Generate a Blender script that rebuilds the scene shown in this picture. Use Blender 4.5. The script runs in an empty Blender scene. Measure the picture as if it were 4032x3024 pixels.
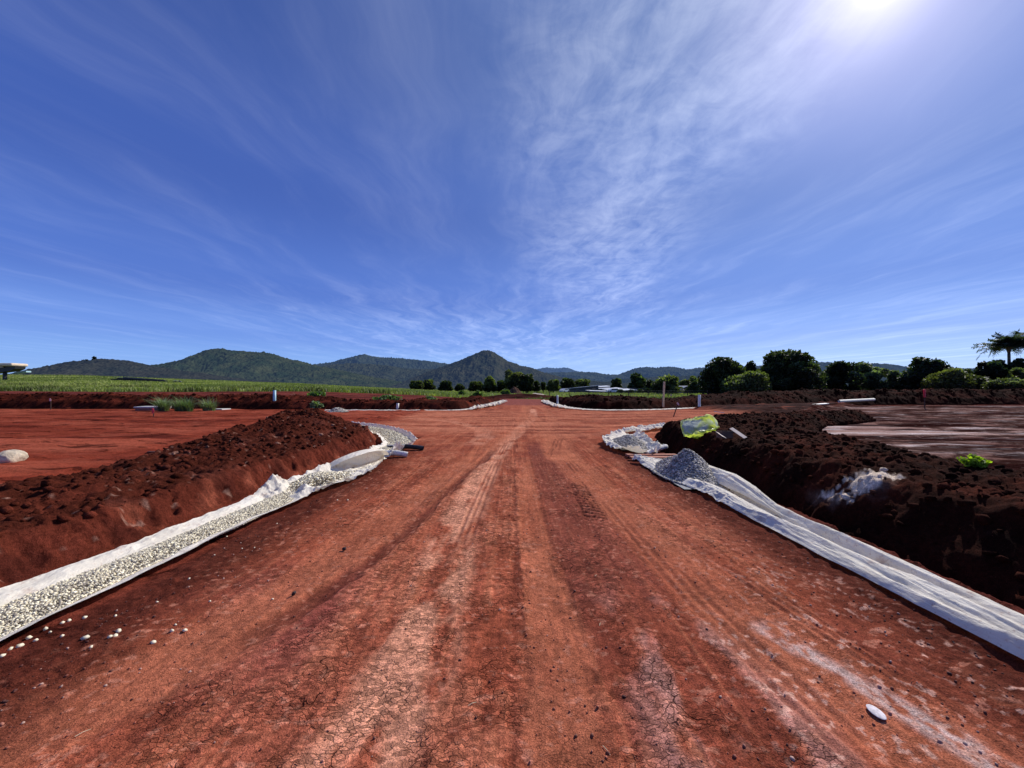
import bpy, math, random
import numpy as np
from mathutils import Vector, Matrix
random.seed(7); RNG = np.random.default_rng(7)
col = bpy.context.scene.collection
F, CH, VH = 384.5, 1.6, 388.0           # focal length in pixels of a 1024 wide frame, eye height, horizon row

def P(u, v, z=0.0):                      # ground point seen at a pixel, for a given height
    Y = (CH - z) * F / (v - VH); return ((u - 512) / F * Y, Y, z)
def PY(u, v, Y): return ((u - 512) / F * Y, Y, CH + (VH - v) / F * Y)

# ------------------------------------------------------------------ noise
_T = [np.random.default_rng(100 + i).random((256, 256)).astype(np.float32) for i in range(8)]
def vn(x, y, s=0):
    t = _T[s % 8]; x = x + s * 17.37; y = y + s * 9.71
    xi = np.floor(x).astype(np.int64); yi = np.floor(y).astype(np.int64)
    fx = (x - xi); fy = (y - yi); fx = fx * fx * (3 - 2 * fx); fy = fy * fy * (3 - 2 * fy)
    x0 = xi & 255; x1 = (xi + 1) & 255; y0 = yi & 255; y1 = (yi + 1) & 255
    return ((t[x0, y0] * (1 - fx) + t[x1, y0] * fx) * (1 - fy) + (t[x0, y1] * (1 - fx) + t[x1, y1] * fx) * fy) * 2 - 1
def fbm(x, y, o=4, s=0, g=.5):
    r = 0; a = 1; n = 0
    for i in range(o):
        r = r + a * vn(x * .8 - y * .6 if i % 2 else x, x * .6 + y * .8 if i % 2 else y, s + i); n += a; a *= g; x = x * 2.03; y = y * 2.03
    return r / n
def ridge(x, y, o=4, s=0):
    r = 0; a = 1; n = 0
    for i in range(o):
        r = r + a * (1 - np.abs(vn(x, y, s + i)) * 2); n += a; a *= .5; x = x * 2.07 + 3.1; y = y * 2.07 - 1.7
    return r / n
def lumps(x, y, s=0):                    # rounded clods: cell noise in numpy, 1 at a clod centre, 0 at its rim
    xi = np.floor(x); yi = np.floor(y); best = np.full(np.broadcast(x, y).shape, 9.0, np.float32)
    hh = np.zeros_like(best)
    t, t2, t3 = _T[s % 8], _T[(s + 1) % 8], _T[(s + 2) % 8]
    for i in (-1, 0, 1):
        for j in (-1, 0, 1):
            a = (xi + i).astype(np.int64) & 255; b = (yi + j).astype(np.int64) & 255
            dx = x - (xi + i + t[a, b]); dy = y - (yi + j + t2[a, b]); d = dx * dx + dy * dy
            m = d < best; best = np.where(m, d, best); hh = np.where(m, t3[a, b], hh)
    return np.clip(1 - best * 1.6, 0, 1) ** .5 * (.3 + .7 * hh)
def ss(a, b, x):
    t = np.clip((x - a) / (b - a), 0, 1); return t * t * (3 - 2 * t)
def mixc(c, d, m): return c * (1 - m[..., None]) + np.array(d, np.float32) * m[..., None]
def dpoly(x, y, pts, closed=False):      # distance to a polyline and arc length along it
    best = np.full(x.shape, 1e9); sl = np.zeros(x.shape); side = np.zeros(x.shape); L = 0
    n = len(pts) if closed else len(pts) - 1
    for i in range(n):
        ax, ay = pts[i]; bx, by = pts[(i + 1) % len(pts)]; ex, ey = bx - ax, by - ay; l2 = ex * ex + ey * ey; l = l2 ** .5
        t = np.clip(((x - ax) * ex + (y - ay) * ey) / l2, 0, 1); dx = x - ax - t * ex; dy = y - ay - t * ey; d = dx * dx + dy * dy
        m = d < best; best = np.where(m, d, best); sl = np.where(m, L + t * l, sl); side = np.where(m, np.sign(ex * dy - ey * dx), side); L += l
    return np.sqrt(best), sl, side
def inside(x, y, pts):
    r = np.zeros(x.shape, bool); n = len(pts)
    for i in range(n):
        ax, ay = pts[i]; bx, by = pts[(i + 1) % n]
        if ay == by: continue
        c = ((ay > y) != (by > y)) & (x < (bx - ax) * (y - ay) / (by - ay) + ax); r ^= c
    return r
def curve(pts, n=8):                     # Catmull-Rom through 2-D/3-D points
    p = [np.array(q, float) for q in pts]; p = [2 * p[0] - p[1]] + p + [2 * p[-1] - p[-2]]; o = []
    for i in range(1, len(p) - 2):
        for k in range(n):
            t = k / n; a, b, c, d = p[i - 1:i + 3]
            o.append(.5 * (2 * b + (c - a) * t + (2 * a - 5 * b + 4 * c - d) * t * t + (3 * b - a - 3 * c + d) * t ** 3))
    o.append(p[-2]); return o

# ------------------------------------------------------------------ objects
def tag(o, label=None, cat=None, group=None, kind=None):
    if label: o['label'] = label
    if cat: o['category'] = cat
    if group: o['group'] = group
    if kind: o['kind'] = kind
    return o
def empty(name, loc=(0, 0, 0), label=None, cat=None, group=None, rz=0):
    o = bpy.data.objects.new(name, None); o.location = loc; o.rotation_euler = (0, 0, rz); o.empty_display_size = .3; col.objects.link(o)
    return tag(o, label, cat, group)
def mesh(name, V, Fc, mat, cols=None, parent=None, smooth=True, crack=None, recentre=False):
    V = np.asarray(V, np.float32).reshape(-1, 3); me = bpy.data.meshes.new(name); loc = None
    if recentre:
        loc = np.array([(V[:, 0].min() + V[:, 0].max()) / 2, (V[:, 1].min() + V[:, 1].max()) / 2, V[:, 2].min()]); V = V - loc.astype(np.float32)
    if isinstance(Fc, np.ndarray):
        k = Fc.shape[1]; me.vertices.add(len(V)); me.vertices.foreach_set('co', V.ravel())
        me.loops.add(Fc.size); me.loops.foreach_set('vertex_index', Fc.ravel().astype(np.int32))
        me.polygons.add(len(Fc)); me.polygons.foreach_set('loop_start', np.arange(0, Fc.size, k, dtype=np.int32))
        me.polygons.foreach_set('loop_total', np.full(len(Fc), k, np.int32)); me.update(calc_edges=True)
    else:
        me.from_pydata(V.tolist(), [], Fc); me.update()
    if smooth: me.polygons.foreach_set('use_smooth', np.ones(len(me.polygons), bool))
    if cols is not None:
        a = me.attributes.new('Col', 'FLOAT_COLOR', 'POINT'); c = np.ones((len(V), 4), np.float32); c[:, :3] = cols; a.data.foreach_set('color', c.ravel())
    if crack is not None:
        a = me.attributes.new('crack', 'FLOAT', 'POINT'); a.data.foreach_set('value', np.asarray(crack, np.float32).ravel())
    me.materials.append(mat); o = bpy.data.objects.new(name, me); col.objects.link(o)
    if loc is not None: o.location = loc
    if parent: o.parent = parent
    return o
def gridfaces(nx, ny, keep=None):        # vertices laid out [iy, ix]
    i = np.arange(nx * ny, dtype=np.int32).reshape(ny, nx)
    f = np.stack([i[:-1, :-1], i[:-1, 1:], i[1:, 1:], i[1:, :-1]], -1).reshape(-1, 4)
    return f if keep is None else f[keep.ravel()]
def compact(V, f, *att):
    u, inv = np.unique(f, return_inverse=True); return (V[u], inv.reshape(f.shape).astype(np.int32)) + tuple(a[u] for a in att)
class MB:
    def __init__(s): s.v = []; s.f = []
    def add(s, vs, fs):
        n = len(s.v); s.v += [tuple(map(float, v)) for v in vs]; s.f += [[i + n for i in q] for q in fs]; return s
    def box(s, c, d, rz=0, rx=0, ry=0, taper=1.0, jit=0):
        M = Matrix.Translation(c) @ Matrix.Rotation(rz, 4, 'Z') @ Matrix.Rotation(ry, 4, 'Y') @ Matrix.Rotation(rx, 4, 'X')
        vs = []
        for z in (-1, 1):
            k = taper if z > 0 else 1
            for x, y in ((-1, -1), (1, -1), (1, 1), (-1, 1)):
                p = M @ Vector((x * d[0] / 2 * k, y * d[1] / 2 * k, z * d[2] / 2)); vs.append([q + random.uniform(-jit, jit) for q in p])
        return s.add(vs, [[3, 2, 1, 0], [4, 5, 6, 7], [0, 1, 5, 4], [1, 2, 6, 5], [2, 3, 7, 6], [3, 0, 4, 7]])
    def tube(s, pts, r, n=12, cap=True, jit=0):
        pts = [Vector(p) for p in pts]; rs = r if hasattr(r, '__len__') else [r] * len(pts); vs = []; fs = []
        for i, p in enumerate(pts):
            t = (pts[min(i + 1, len(pts) - 1)] - pts[max(i - 1, 0)]).normalized()
            a = t.cross(Vector((0, 0, 1)) if abs(t.z) < .9 else Vector((1, 0, 0))).normalized(); b = t.cross(a)
            for k in range(n):
                an = 2 * math.pi * k / n; q = rs[i] * (1 + random.uniform(-jit, jit)); vs.append(p + a * math.cos(an) * q + b * math.sin(an) * q)
        for i in range(len(pts) - 1):
            for k in range(n): fs.append([i * n + k, i * n + (k + 1) % n, (i + 1) * n + (k + 1) % n, (i + 1) * n + k])
        if cap: fs.append(list(range(n))[::-1]); fs.append([(len(pts) - 1) * n + k for k in range(n)])
        return s.add(vs, fs)
    def pipe(s, pts, r, wall=.008, n=20):  # an open pipe with a bore one can look into
        s.tube(pts, r, n, False); s.tube(pts, r - wall, n, False)
        m = len(pts); base = len(s.v) - 2 * m * n
        for e in (0, m - 1):
            for k in range(n): s.f.append([base + e * n + k, base + e * n + (k + 1) % n, base + (m + e) * n + (k + 1) % n, base + (m + e) * n + k])
        return s
    def build(s, name, mat, parent=None, smooth=False, recentre=None):
        return mesh(name, s.v, s.f, mat, parent=parent, smooth=smooth, recentre=(parent is None) if recentre is None else recentre)
ICO = None
def ico(sub=1):
    import bmesh
    b = bmesh.new(); bmesh.ops.create_icosphere(b, subdivisions=sub, radius=1); b.verts.ensure_lookup_table()
    v = np.array([q.co[:] for q in b.verts]); f = np.array([[q.index for q in g.verts] for g in b.faces], np.int32); b.free(); return v, f
ICO1 = ico(1); ICO2 = ico(2); ICO3 = ico(3)
def rocks(C, R, rng, sub=ICO1, flat=.7, rough=.28, bury=.3):  # many irregular stones as arrays
    n = len(C); bv, bf = sub; k = len(bv)
    q = rng.normal(size=(n, 4)); q /= np.linalg.norm(q, axis=1)[:, None]; w, x, y, z = q.T
    Rm = np.stack([1 - 2 * (y * y + z * z), 2 * (x * y - z * w), 2 * (x * z + y * w), 2 * (x * y + z * w), 1 - 2 * (x * x + z * z), 2 * (y * z - x * w), 2 * (x * z - y * w), 2 * (y * z + x * w), 1 - 2 * (x * x + y * y)], -1).reshape(n, 3, 3)
    sc = rng.uniform(flat, 1.15, (n, 1, 3)); V = bv[None] * (1 + rng.uniform(-rough, rough, (n, k, 1))) * sc
    V = np.einsum('nij,nkj->nki', Rm, V) * np.asarray(R)[:, None, None]
    V[:, :, 2] *= .8; V = V + np.asarray(C)[:, None, :]
    Fc = (bf[None] + (np.arange(n) * k)[:, None, None]).reshape(-1, 3).astype(np.int32)
    return V.reshape(-1, 3), Fc, k

# ------------------------------------------------------------------ materials
def newmat(name):
    m = bpy.data.materials.new(name); m.use_nodes = True; nt = m.node_tree; nt.nodes.clear()
    o = nt.nodes.new('ShaderNodeOutputMaterial'); b = nt.nodes.new('ShaderNodeBsdfPrincipled'); nt.links.new(b.outputs[0], o.inputs[0])
    return m, nt, b
class N:
    def __init__(s, nt): s.nt = nt
    def node(s, t, **k):
        n = s.nt.nodes.new(t)
        for a, b in k.items(): setattr(n, a, b)
        return n
    def put(s, n, i, v):
        if v is None: return
        if isinstance(v, bpy.types.NodeSocket): s.nt.links.new(v, n.inputs[i])
        else:
            try: n.inputs[i].default_value = v
            except Exception: n.inputs[i].default_value = tuple(v) + (1,)
    def m(s, op, a, b=None, c=None, clamp=False):
        n = s.node('ShaderNodeMath', operation=op, use_clamp=clamp); s.put(n, 0, a); s.put(n, 1, b); s.put(n, 2, c); return n.outputs[0]
    def vm(s, op, a, b=None):
        n = s.node('ShaderNodeVectorMath', operation=op); s.put(n, 0, a); s.put(n, 1, b); return n.outputs[1] if op in ('DOT_PRODUCT', 'LENGTH', 'DISTANCE') else n.outputs[0]
    def mix(s, f, a, b, bt='MIX'):
        n = s.node('ShaderNodeMix', data_type='RGBA', blend_type=bt); s.put(n, 0, f); s.put(n, 6, a); s.put(n, 7, b); return n.outputs[2]
    def ramp(s, v, a, b, c=0., d=1., clamp=True):
        n = s.node('ShaderNodeMapRange', clamp=clamp, interpolation_type='SMOOTHSTEP'); s.put(n, 0, v); s.put(n, 1, a); s.put(n, 2, b); s.put(n, 3, c); s.put(n, 4, d); return n.outputs[0]
    def noise(s, vec, sc, det=4, rough=.55, dist=0.):
        n = s.node('ShaderNodeTexNoise'); s.put(n, 'Vector', vec); s.put(n, 'Scale', sc); s.put(n, 'Detail', det); s.put(n, 'Roughness', rough); s.put(n, 'Distortion', dist); return n.outputs[0]
    def noisec(s, vec, sc, det=2):
        n = s.node('ShaderNodeTexNoise'); s.put(n, 'Vector', vec); s.put(n, 'Scale', sc); s.put(n, 'Detail', det); return n.outputs[1]
    def vor(s, vec, sc, feat='F1', out=0, rnd=1.):
        n = s.node('ShaderNodeTexVoronoi', feature=feat); s.put(n, 'Vector', vec); s.put(n, 'Scale', sc); s.put(n, 'Randomness', rnd); return n.outputs[out]
    def bump(s, h, dist, stren=1., nrm=None):
        n = s.node('ShaderNodeBump'); s.put(n, 'Height', h); s.put(n, 'Distance', dist); s.put(n, 'Strength', stren)
        if nrm is not None: s.put(n, 'Normal', nrm)
        return n.outputs[0]
    def obj(s): return s.node('ShaderNodeTexCoord').outputs['Object']
    def scale(s, v, k): return s.vm('MULTIPLY', v, k)
    def attr(s, name, fac=False):
        n = s.node('ShaderNodeAttribute', attribute_name=name); return n.outputs['Fac'] if fac else n.outputs['Color']

def soil(name, clod=1.0, cracks=False, scuff=False, rough=1., spec=.02, wet=False):
    m, nt, b = newmat(name); n = N(nt); p = n.obj(); c = n.attr('Col')
    w = n.vm('ADD', p, n.scale(n.vm('SUBTRACT', n.noisec(p, 9, 3), (.5, .5, .5)), (.09, .09, .09)))
    n1 = n.noise(p, 2.2, 5); n2 = n.noise(p, 22, 6, .65); n3 = n.noise(p, 130, 4, .7)
    f = n.m('MULTIPLY', n.ramp(n1, .25, .75, .82, 1.2), n.ramp(n2, .25, .75, .66, 1.34))
    f = n.m('MULTIPLY', f, n.ramp(n3, .35, .65, .6, 1.45))
    cc = n.mix(1., c, n.node('ShaderNodeCombineXYZ').outputs[0], 'MULTIPLY')
    comb = nt.nodes[-2] if False else None
    cv = n.node('ShaderNodeCombineColor'); [n.put(cv, i, f) for i in range(3)]
    cc = n.mix(1., c, cv.outputs[0], 'MULTIPLY')
    # small pale and dark crumbs
    crumb = n.vor(p, 95); cr = n.m('MULTIPLY', n.ramp(crumb, .13, .2, 1, 0), n.ramp(n.noise(p, 14, 2), .52, .62))
    cc = n.mix(n.m('MULTIPLY', cr, .55), cc, n.mix(n.ramp(n.noise(p, 60, 1), .45, .55), (.34, .13, .08, 1), (.03, .008, .006, 1)))
    h = n.m('ADD', n.m('MULTIPLY', n2, .6), n.m('MULTIPLY', n3, .25)); h = n.m('ADD', h, n.m('MULTIPLY', n.ramp(crumb, 0, .35, 1, 0), .12))
    if cracks:
        k = n.attr('crack', True)
        ps = n.scale(w, (.7, 1.3, 1.)); e1 = n.vor(ps, 5.5, 'DISTANCE_TO_EDGE'); e2 = n.vor(n.scale(w, (1., 1.8, 1.)), 24, 'DISTANCE_TO_EDGE')
        wid = n.ramp(n.noise(p, 1.6, 3), .47, .72, 0, .014); c1 = n.m('LESS_THAN', e1, wid)
        c1 = n.ramp(n.m('SUBTRACT', e1, wid), -.006, .006, 1, 0); c1 = n.m('MULTIPLY', c1, n.m('GREATER_THAN', wid, .003))
        c2 = n.m('MULTIPLY', n.ramp(e2, .02, .07, 1, 0), n.ramp(n.noise(p, 3.3, 3), .42, .6))
        ck = n.m('MULTIPLY', n.m('MAXIMUM', c1, n.m('MULTIPLY', c2, .55)), k)
        # flaking plates: each cell gets a tone of its own
        cell = n.vor(n.scale(w, (1., 1.8, 1.)), 24, 'F1', 1); sep = n.node('ShaderNodeSeparateColor'); n.put(sep, 0, cell)
        pl = n.ramp(sep.outputs[0], 0, 1, .68, 1.34); pl = n.m('ADD', n.m('MULTIPLY', n.m('SUBTRACT', pl, 1.), k), 1.)
        cv2 = n.node('ShaderNodeCombineColor'); [n.put(cv2, i, pl) for i in range(3)]
        cc = n.mix(1., cc, cv2.outputs[0], 'MULTIPLY')
        cc = n.mix(n.m('MULTIPLY', ck, .8), cc, (.022, .005, .004, 1))
        h = n.m('SUBTRACT', h, n.m('MULTIPLY', ck, .9)); h = n.m('ADD', h, n.m('MULTIPLY', n.m('MULTIPLY', sep.outputs[1], k), .22))
    if scuff:
        wz = n.vm('ADD', p, n.scale(n.vm('SUBTRACT', n.noisec(p, .7, 3), (.5, .5, .5)), (1.6, .8, 0)))
        sk = n.ramp(n.noise(n.scale(wz, (.5, 2.0, 1)), 1.3, 9, .7), .55, .64); s2 = n.ramp(n.noise(n.scale(wz, (.35, 1.5, 1)), .9, 8, .68), .54, .66)
        cc = n.mix(n.m('MULTIPLY', s2, .45), cc, (.36, .10, .055, 1)); cc = n.mix(n.m('MULTIPLY', sk, .75), cc, (.06, .0115, .0075, 1)); h = n.m('SUBTRACT', h, n.m('MULTIPLY', sk, 2.5))
    nt.links.new(cc, b.inputs['Base Color']); n.put(b, 'Roughness', rough); n.put(b, 'Specular IOR Level', spec)
    if wet:
        n.put(b, 'Roughness', 1.); n.put(b, 'Specular IOR Level', .0)
        ws = n.vm('ADD', p, n.scale(n.vm('SUBTRACT', n.noisec(p, .6, 3), (.5, .5, .5)), (2.2, .9, 0))); dk = n.ramp(n.noise(n.scale(ws, (.34, 1.05, 1)), 1., 10, .74), .43, .56); fl = n.ramp(n.noise(n.scale(ws, (1.1, 5.5, 1)), 1.6, 6, .7), .58, .66)
        cc = n.mix(n.m('MULTIPLY', dk, .9), cc, (.026, .0075, .0055, 1)); cc = n.mix(n.m('MULTIPLY', fl, n.m('MULTIPLY_ADD', dk, -.4, .6)), cc, (.72, .56, .48, 1)); nt.links.new(cc, b.inputs['Base Color'])  # dark soil streaks, then glitter of the wet clay painted as pale flecks
        h = n.m('ADD', h, n.m('MULTIPLY', dk, 2.5))
    nt.links.new(n.bump(h, .02 * clod, .9), b.inputs['Normal']); return m
def plain(name, c, rough=.7, var=.25, sc=6., bump=.004, metal=0., spec=.4, bsc=None, col2=None, stretch=(1, 1, 1), trans=0.):
    m, nt, b = newmat(name); n = N(nt); p = n.scale(n.obj(), stretch); a = n.noise(p, sc, 6, .6)
    c1 = tuple(q * (1 - var) for q in c) + (1,); c2 = tuple(min(1, q * (1 + var)) for q in (col2 or c)) + (1,)
    nt.links.new(n.mix(n.ramp(a, .3, .7), c1, c2), b.inputs['Base Color'])
    n.put(b, 'Roughness', rough); n.put(b, 'Metallic', metal); n.put(b, 'Specular IOR Level', spec)
    if bump: nt.links.new(n.bump(n.noise(p, bsc or sc * 4, 5, .65), bump), b.inputs['Normal'])
    if trans:
        t = n.node('ShaderNodeBsdfTranslucent'); n.put(t, 0, tuple(q * 1. for q in (col2 or c)) + (1,)); mx = n.node('ShaderNodeMixShader'); n.put(mx, 0, trans)
        nt.links.new(b.outputs[0], mx.inputs[1]); nt.links.new(t.outputs[0], mx.inputs[2]); out = [q for q in nt.nodes if q.type == 'OUTPUT_MATERIAL'][0]; nt.links.new(mx.outputs[0], out.inputs[0])
    return m
def leafmat(name, trans=.25, tc=(.12, .2, .03)):
    m, nt, b = newmat(name); n = N(nt); c = n.attr('Col'); nt.links.new(c, b.inputs['Base Color']); n.put(b, 'Roughness', .6); n.put(b, 'Specular IOR Level', .25)
    t = n.node('ShaderNodeBsdfTranslucent'); nt.links.new(n.mix(1., c, tuple(q * 10 for q in tc) + (1,), 'MULTIPLY'), t.inputs[0])
    mx = n.node('ShaderNodeMixShader'); n.put(mx, 0, trans); nt.links.new(b.outputs[0], mx.inputs[1]); nt.links.new(t.outputs[0], mx.inputs[2])
    out = [q for q in nt.nodes if q.type == 'OUTPUT_MATERIAL'][0]; nt.links.new(mx.outputs[0], out.inputs[0]); return m
M_road = soil('road_soil', 1., True)
M_gnd = soil('bare_soil', 1.3, scuff=True)
M_bank = soil('bank_soil', 1.8)
M_clay = soil('clay_soil', 1.3, wet=True)
def field_mat():
    m, nt, b = newmat('field_turf'); n = N(nt); p = n.obj(); c = n.attr('Col')
    f = n.m('MULTIPLY', n.ramp(n.noise(p, .25, 6, .6), .3, .7, .6, 1.35), n.ramp(n.noise(p, 3, 4), .3, .7, .7, 1.3))
    cv = n.node('ShaderNodeCombineColor'); [n.put(cv, i, f) for i in range(3)]
    nt.links.new(n.mix(1., c, cv.outputs[0], 'MULTIPLY'), b.inputs['Base Color']); n.put(b, 'Roughness', 1.); n.put(b, 'Specular IOR Level', 0.)
    nt.links.new(n.bump(n.noise(p, 2, 5), .3), b.inputs['Normal']); return m
M_field = field_mat()
M_leaf = leafmat('leaves', .4, (.13, .16, .045)); M_grass = leafmat('grass_blades', .35, (.105, .13, .04))
def fabric():
    m, nt, b = newmat('geotextile'); n = N(nt); p = n.obj(); a = n.noise(p, 3, 5, .6); g = n.noise(p, 400, 2)
    dirt = n.m('ADD', n.ramp(n.noise(p, 5, 6, .7), .54, .72), n.m('MULTIPLY', n.ramp(n.noise(p, 40, 4, .7), .58, .66), .7), clamp=True); c = n.mix(n.ramp(a, .3, .7), (.82, .755, .62, 1), (.98, .91, .77, 1))
    c = n.mix(n.m('MULTIPLY', dirt, .5), c, (.40, .19, .13, 1)); nt.links.new(c, b.inputs['Base Color']); n.put(b, 'Roughness', .95); n.put(b, 'Specular IOR Level', .05)
    h = n.m('ADD', n.m('MULTIPLY', n.noise(n.scale(p, (6, 1.5, 1)), 4, 6, .65), 1.6), n.m('MULTIPLY', g, .05)); nt.links.new(n.bump(h, .02), b.inputs['Normal'])
    t = n.node('ShaderNodeBsdfTranslucent'); n.put(t, 0, (.95, .86, .68, 1)); mx = n.node('ShaderNodeMixShader'); n.put(mx, 0, .2)
    nt.links.new(b.outputs[0], mx.inputs[1]); nt.links.new(t.outputs[0], mx.inputs[2]); out = [q for q in nt.nodes if q.type == 'OUTPUT_MATERIAL'][0]; nt.links.new(mx.outputs[0], out.inputs[0]); return m
M_fab = fabric()
def stonemat():
    m, nt, b = newmat('crushed_stone'); n = N(nt); c = n.attr('Col'); f = n.ramp(n.noise(n.obj(), 60, 4), .3, .7, .75, 1.2)
    cv = n.node('ShaderNodeCombineColor'); [n.put(cv, i, f) for i in range(3)]
    nt.links.new(n.mix(1., c, cv.outputs[0], 'MULTIPLY'), b.inputs['Base Color']); n.put(b, 'Roughness', .85); return m
M_stone = stonemat()
M_bark = plain('bark', (.10, .075, .055), .9, .4, 5, .03)
M_dark = plain('dark_plastic', (.02, .02, .023), .5, .3, 9)
M_pvcw = plain('white_pvc', (.74, .71, .62), .45, .08, 5, .001)
M_pvcb = plain('pale_blue_pvc', (.34, .56, .62), .45, .12, 5, .001)
M_pvcg = plain('grey_pvc', (.5, .56, .56), .5, .15, 5, .001)
M_sock = plain('sock_fabric', (.55, .54, .53), .9, .3, 14, .006, col2=(.62, .58, .54))
M_wood = plain('pale_timber', (.60, .47, .27), .8, .2, 8, .004, stretch=(3, 3, .4))
M_peg = plain('dark_timber', (.07, .035, .025), .85, .4, 12, .004)
M_pink = plain('pink_tape', (.85, .10, .13), .5, .15, 9, .002, trans=.3)
M_pinkp = plain('faded_pink_tape', (.72, .42, .42), .6, .15, 9, .002)
M_conc = plain('pale_concrete', (.52, .50, .47), .9, .15, 5, .004)
M_brickc = plain('stained_concrete', (.30, .14, .11), .9, .3, 6, .01)
M_card = plain('cardboard', (.74, .60, .47), .85, .12, 7, .002)
M_cardd = plain('cardboard_shaded', (.12, .07, .05), .9, .2, 7, .002)  # darker copy of the cardboard, the carton's shade put into its colour
M_plank = plain('muddy_plank', (.36, .13, .075), .85, .3, 9, .004, stretch=(.5, 5, 5))
M_roof = plain('pale_metal_roof', (.50, .53, .57), .7, .06, .6, 0)
M_roofd = plain('grey_metal_roof', (.30, .31, .32), .5, .1, .6, 0, metal=.2)
M_wall = plain('dark_cladding', (.055, .06, .07), .8, .25, .8, .0)
M_wallb = plain('tan_wall', (.26, .20, .16), .85, .12, .5, .0)
M_win = plain('window_glass', (.02, .03, .04), .1, .1, 1, 0, spec=.8)
M_carw = plain('white_car_paint', (.75, .76, .78), .3, .03, 1, 0, spec=.6)
M_tyre = plain('tyre_rubber', (.02, .02, .02), .9, .1, 1, 0)
M_cream = plain('weathered_cream', (.70, .55, .38), .85, .2, 1.4, .01)
M_rock = plain('cream_boulder', (.52, .42, .30), .9, .3, 5, .03, col2=(.60, .50, .36))
M_wire = plain('fence_wire', (.3, .3, .3), .5, .1, 3, 0, metal=.8)
M_straw = plain('dry_straw', (.75, .62, .38), .8)
M_teal = plain('pale_teal_metal', (.36, .55, .58), .5, .1, 1, 0)

# ------------------------------------------------------------------ terrain functions
VT = ([-400, 0, 80, 161, 218, 260, 309, 360, 401, 447, 480, 4000], [374, 374, 374.6, 377.8, 379.8, 381.6, 383.2, 384.9, 386.6, 389.2, 391, 391])
def rise(x, y):
    yy = np.maximum(y, 20.); u = 512 + x / yy * F; vt = np.interp(u, *VT)
    Lf = np.interp(u, [-400, 300, 420, 470], [1, 1, .55, 0])
    z1 = 1.15 * ss(33, 50, y) * Lf
    zt = CH + 175 * (VH - vt) / F - .5
    a = np.clip((y - 50) / 125, 0, 1); a = np.where(y > 175, np.clip(1 - (y - 175) / 250, 0, 1), a)
    return z1 * np.clip(1 - (y - 175) / 250, 0, 1) + (np.maximum(zt, 0) - 1.15) * a * Lf
BL_F = [(-3.98, -6), (-3.98, 4), (-4.0, 7), (-3.92, 9.3), (-3.85, 10.8), (-4.25, 12.2), (-5.1, 13.5), (-6.2, 14.5), (-7.6, 15.2), (-9.2, 15.6)]
BL_B = [(-9.4, 14.0), (-8.6, 12.4), (-8.0, 10.8), (-7.3, 8), (-6.7, 5.5), (-6.5, 2), (-6.5, -6)]
BR_F = [(3.9, -6), (3.9, 3), (4.0, 6), (4.02, 8.5), (4.3, 11), (4.65, 12.6), (5.4, 13.8), (7, 15.0), (10, 16.8), (14, 18.6), (17.5, 20)]
BR_B = [(18, 19), (14.4, 17.0), (11.4, 14.6), (9.2, 12.0), (8.0, 8.6), (7.2, 4), (7.1, -6)]
FL_F = [(-95, 30), (-40, 29.6), (-22, 28.8), (-13, 27.9), (-7, 27.7), (-3.6, 28.0), (-2.5, 31), (-1.6, 37), (-1.0, 43.5)]
FL_B = [(-2.6, 45), (-4, 40), (-6, 35), (-9.5, 32.2), (-14, 32.4), (-24, 33.6), (-42, 34.5), (-95, 35)]
FR_F = [(4.1, 46), (4.1, 37), (4.2, 32.5), (5.2, 29.6), (6.6, 28.3), (9, 28.4), (14.5, 31), (20, 33), (30, 36.6), (40, 37.6), (95, 39)]
FR_B = [(95, 46), (42, 44), (28, 43), (17, 38), (12, 35), (8, 34.6), (6.4, 37), (5.6, 46)]
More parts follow.
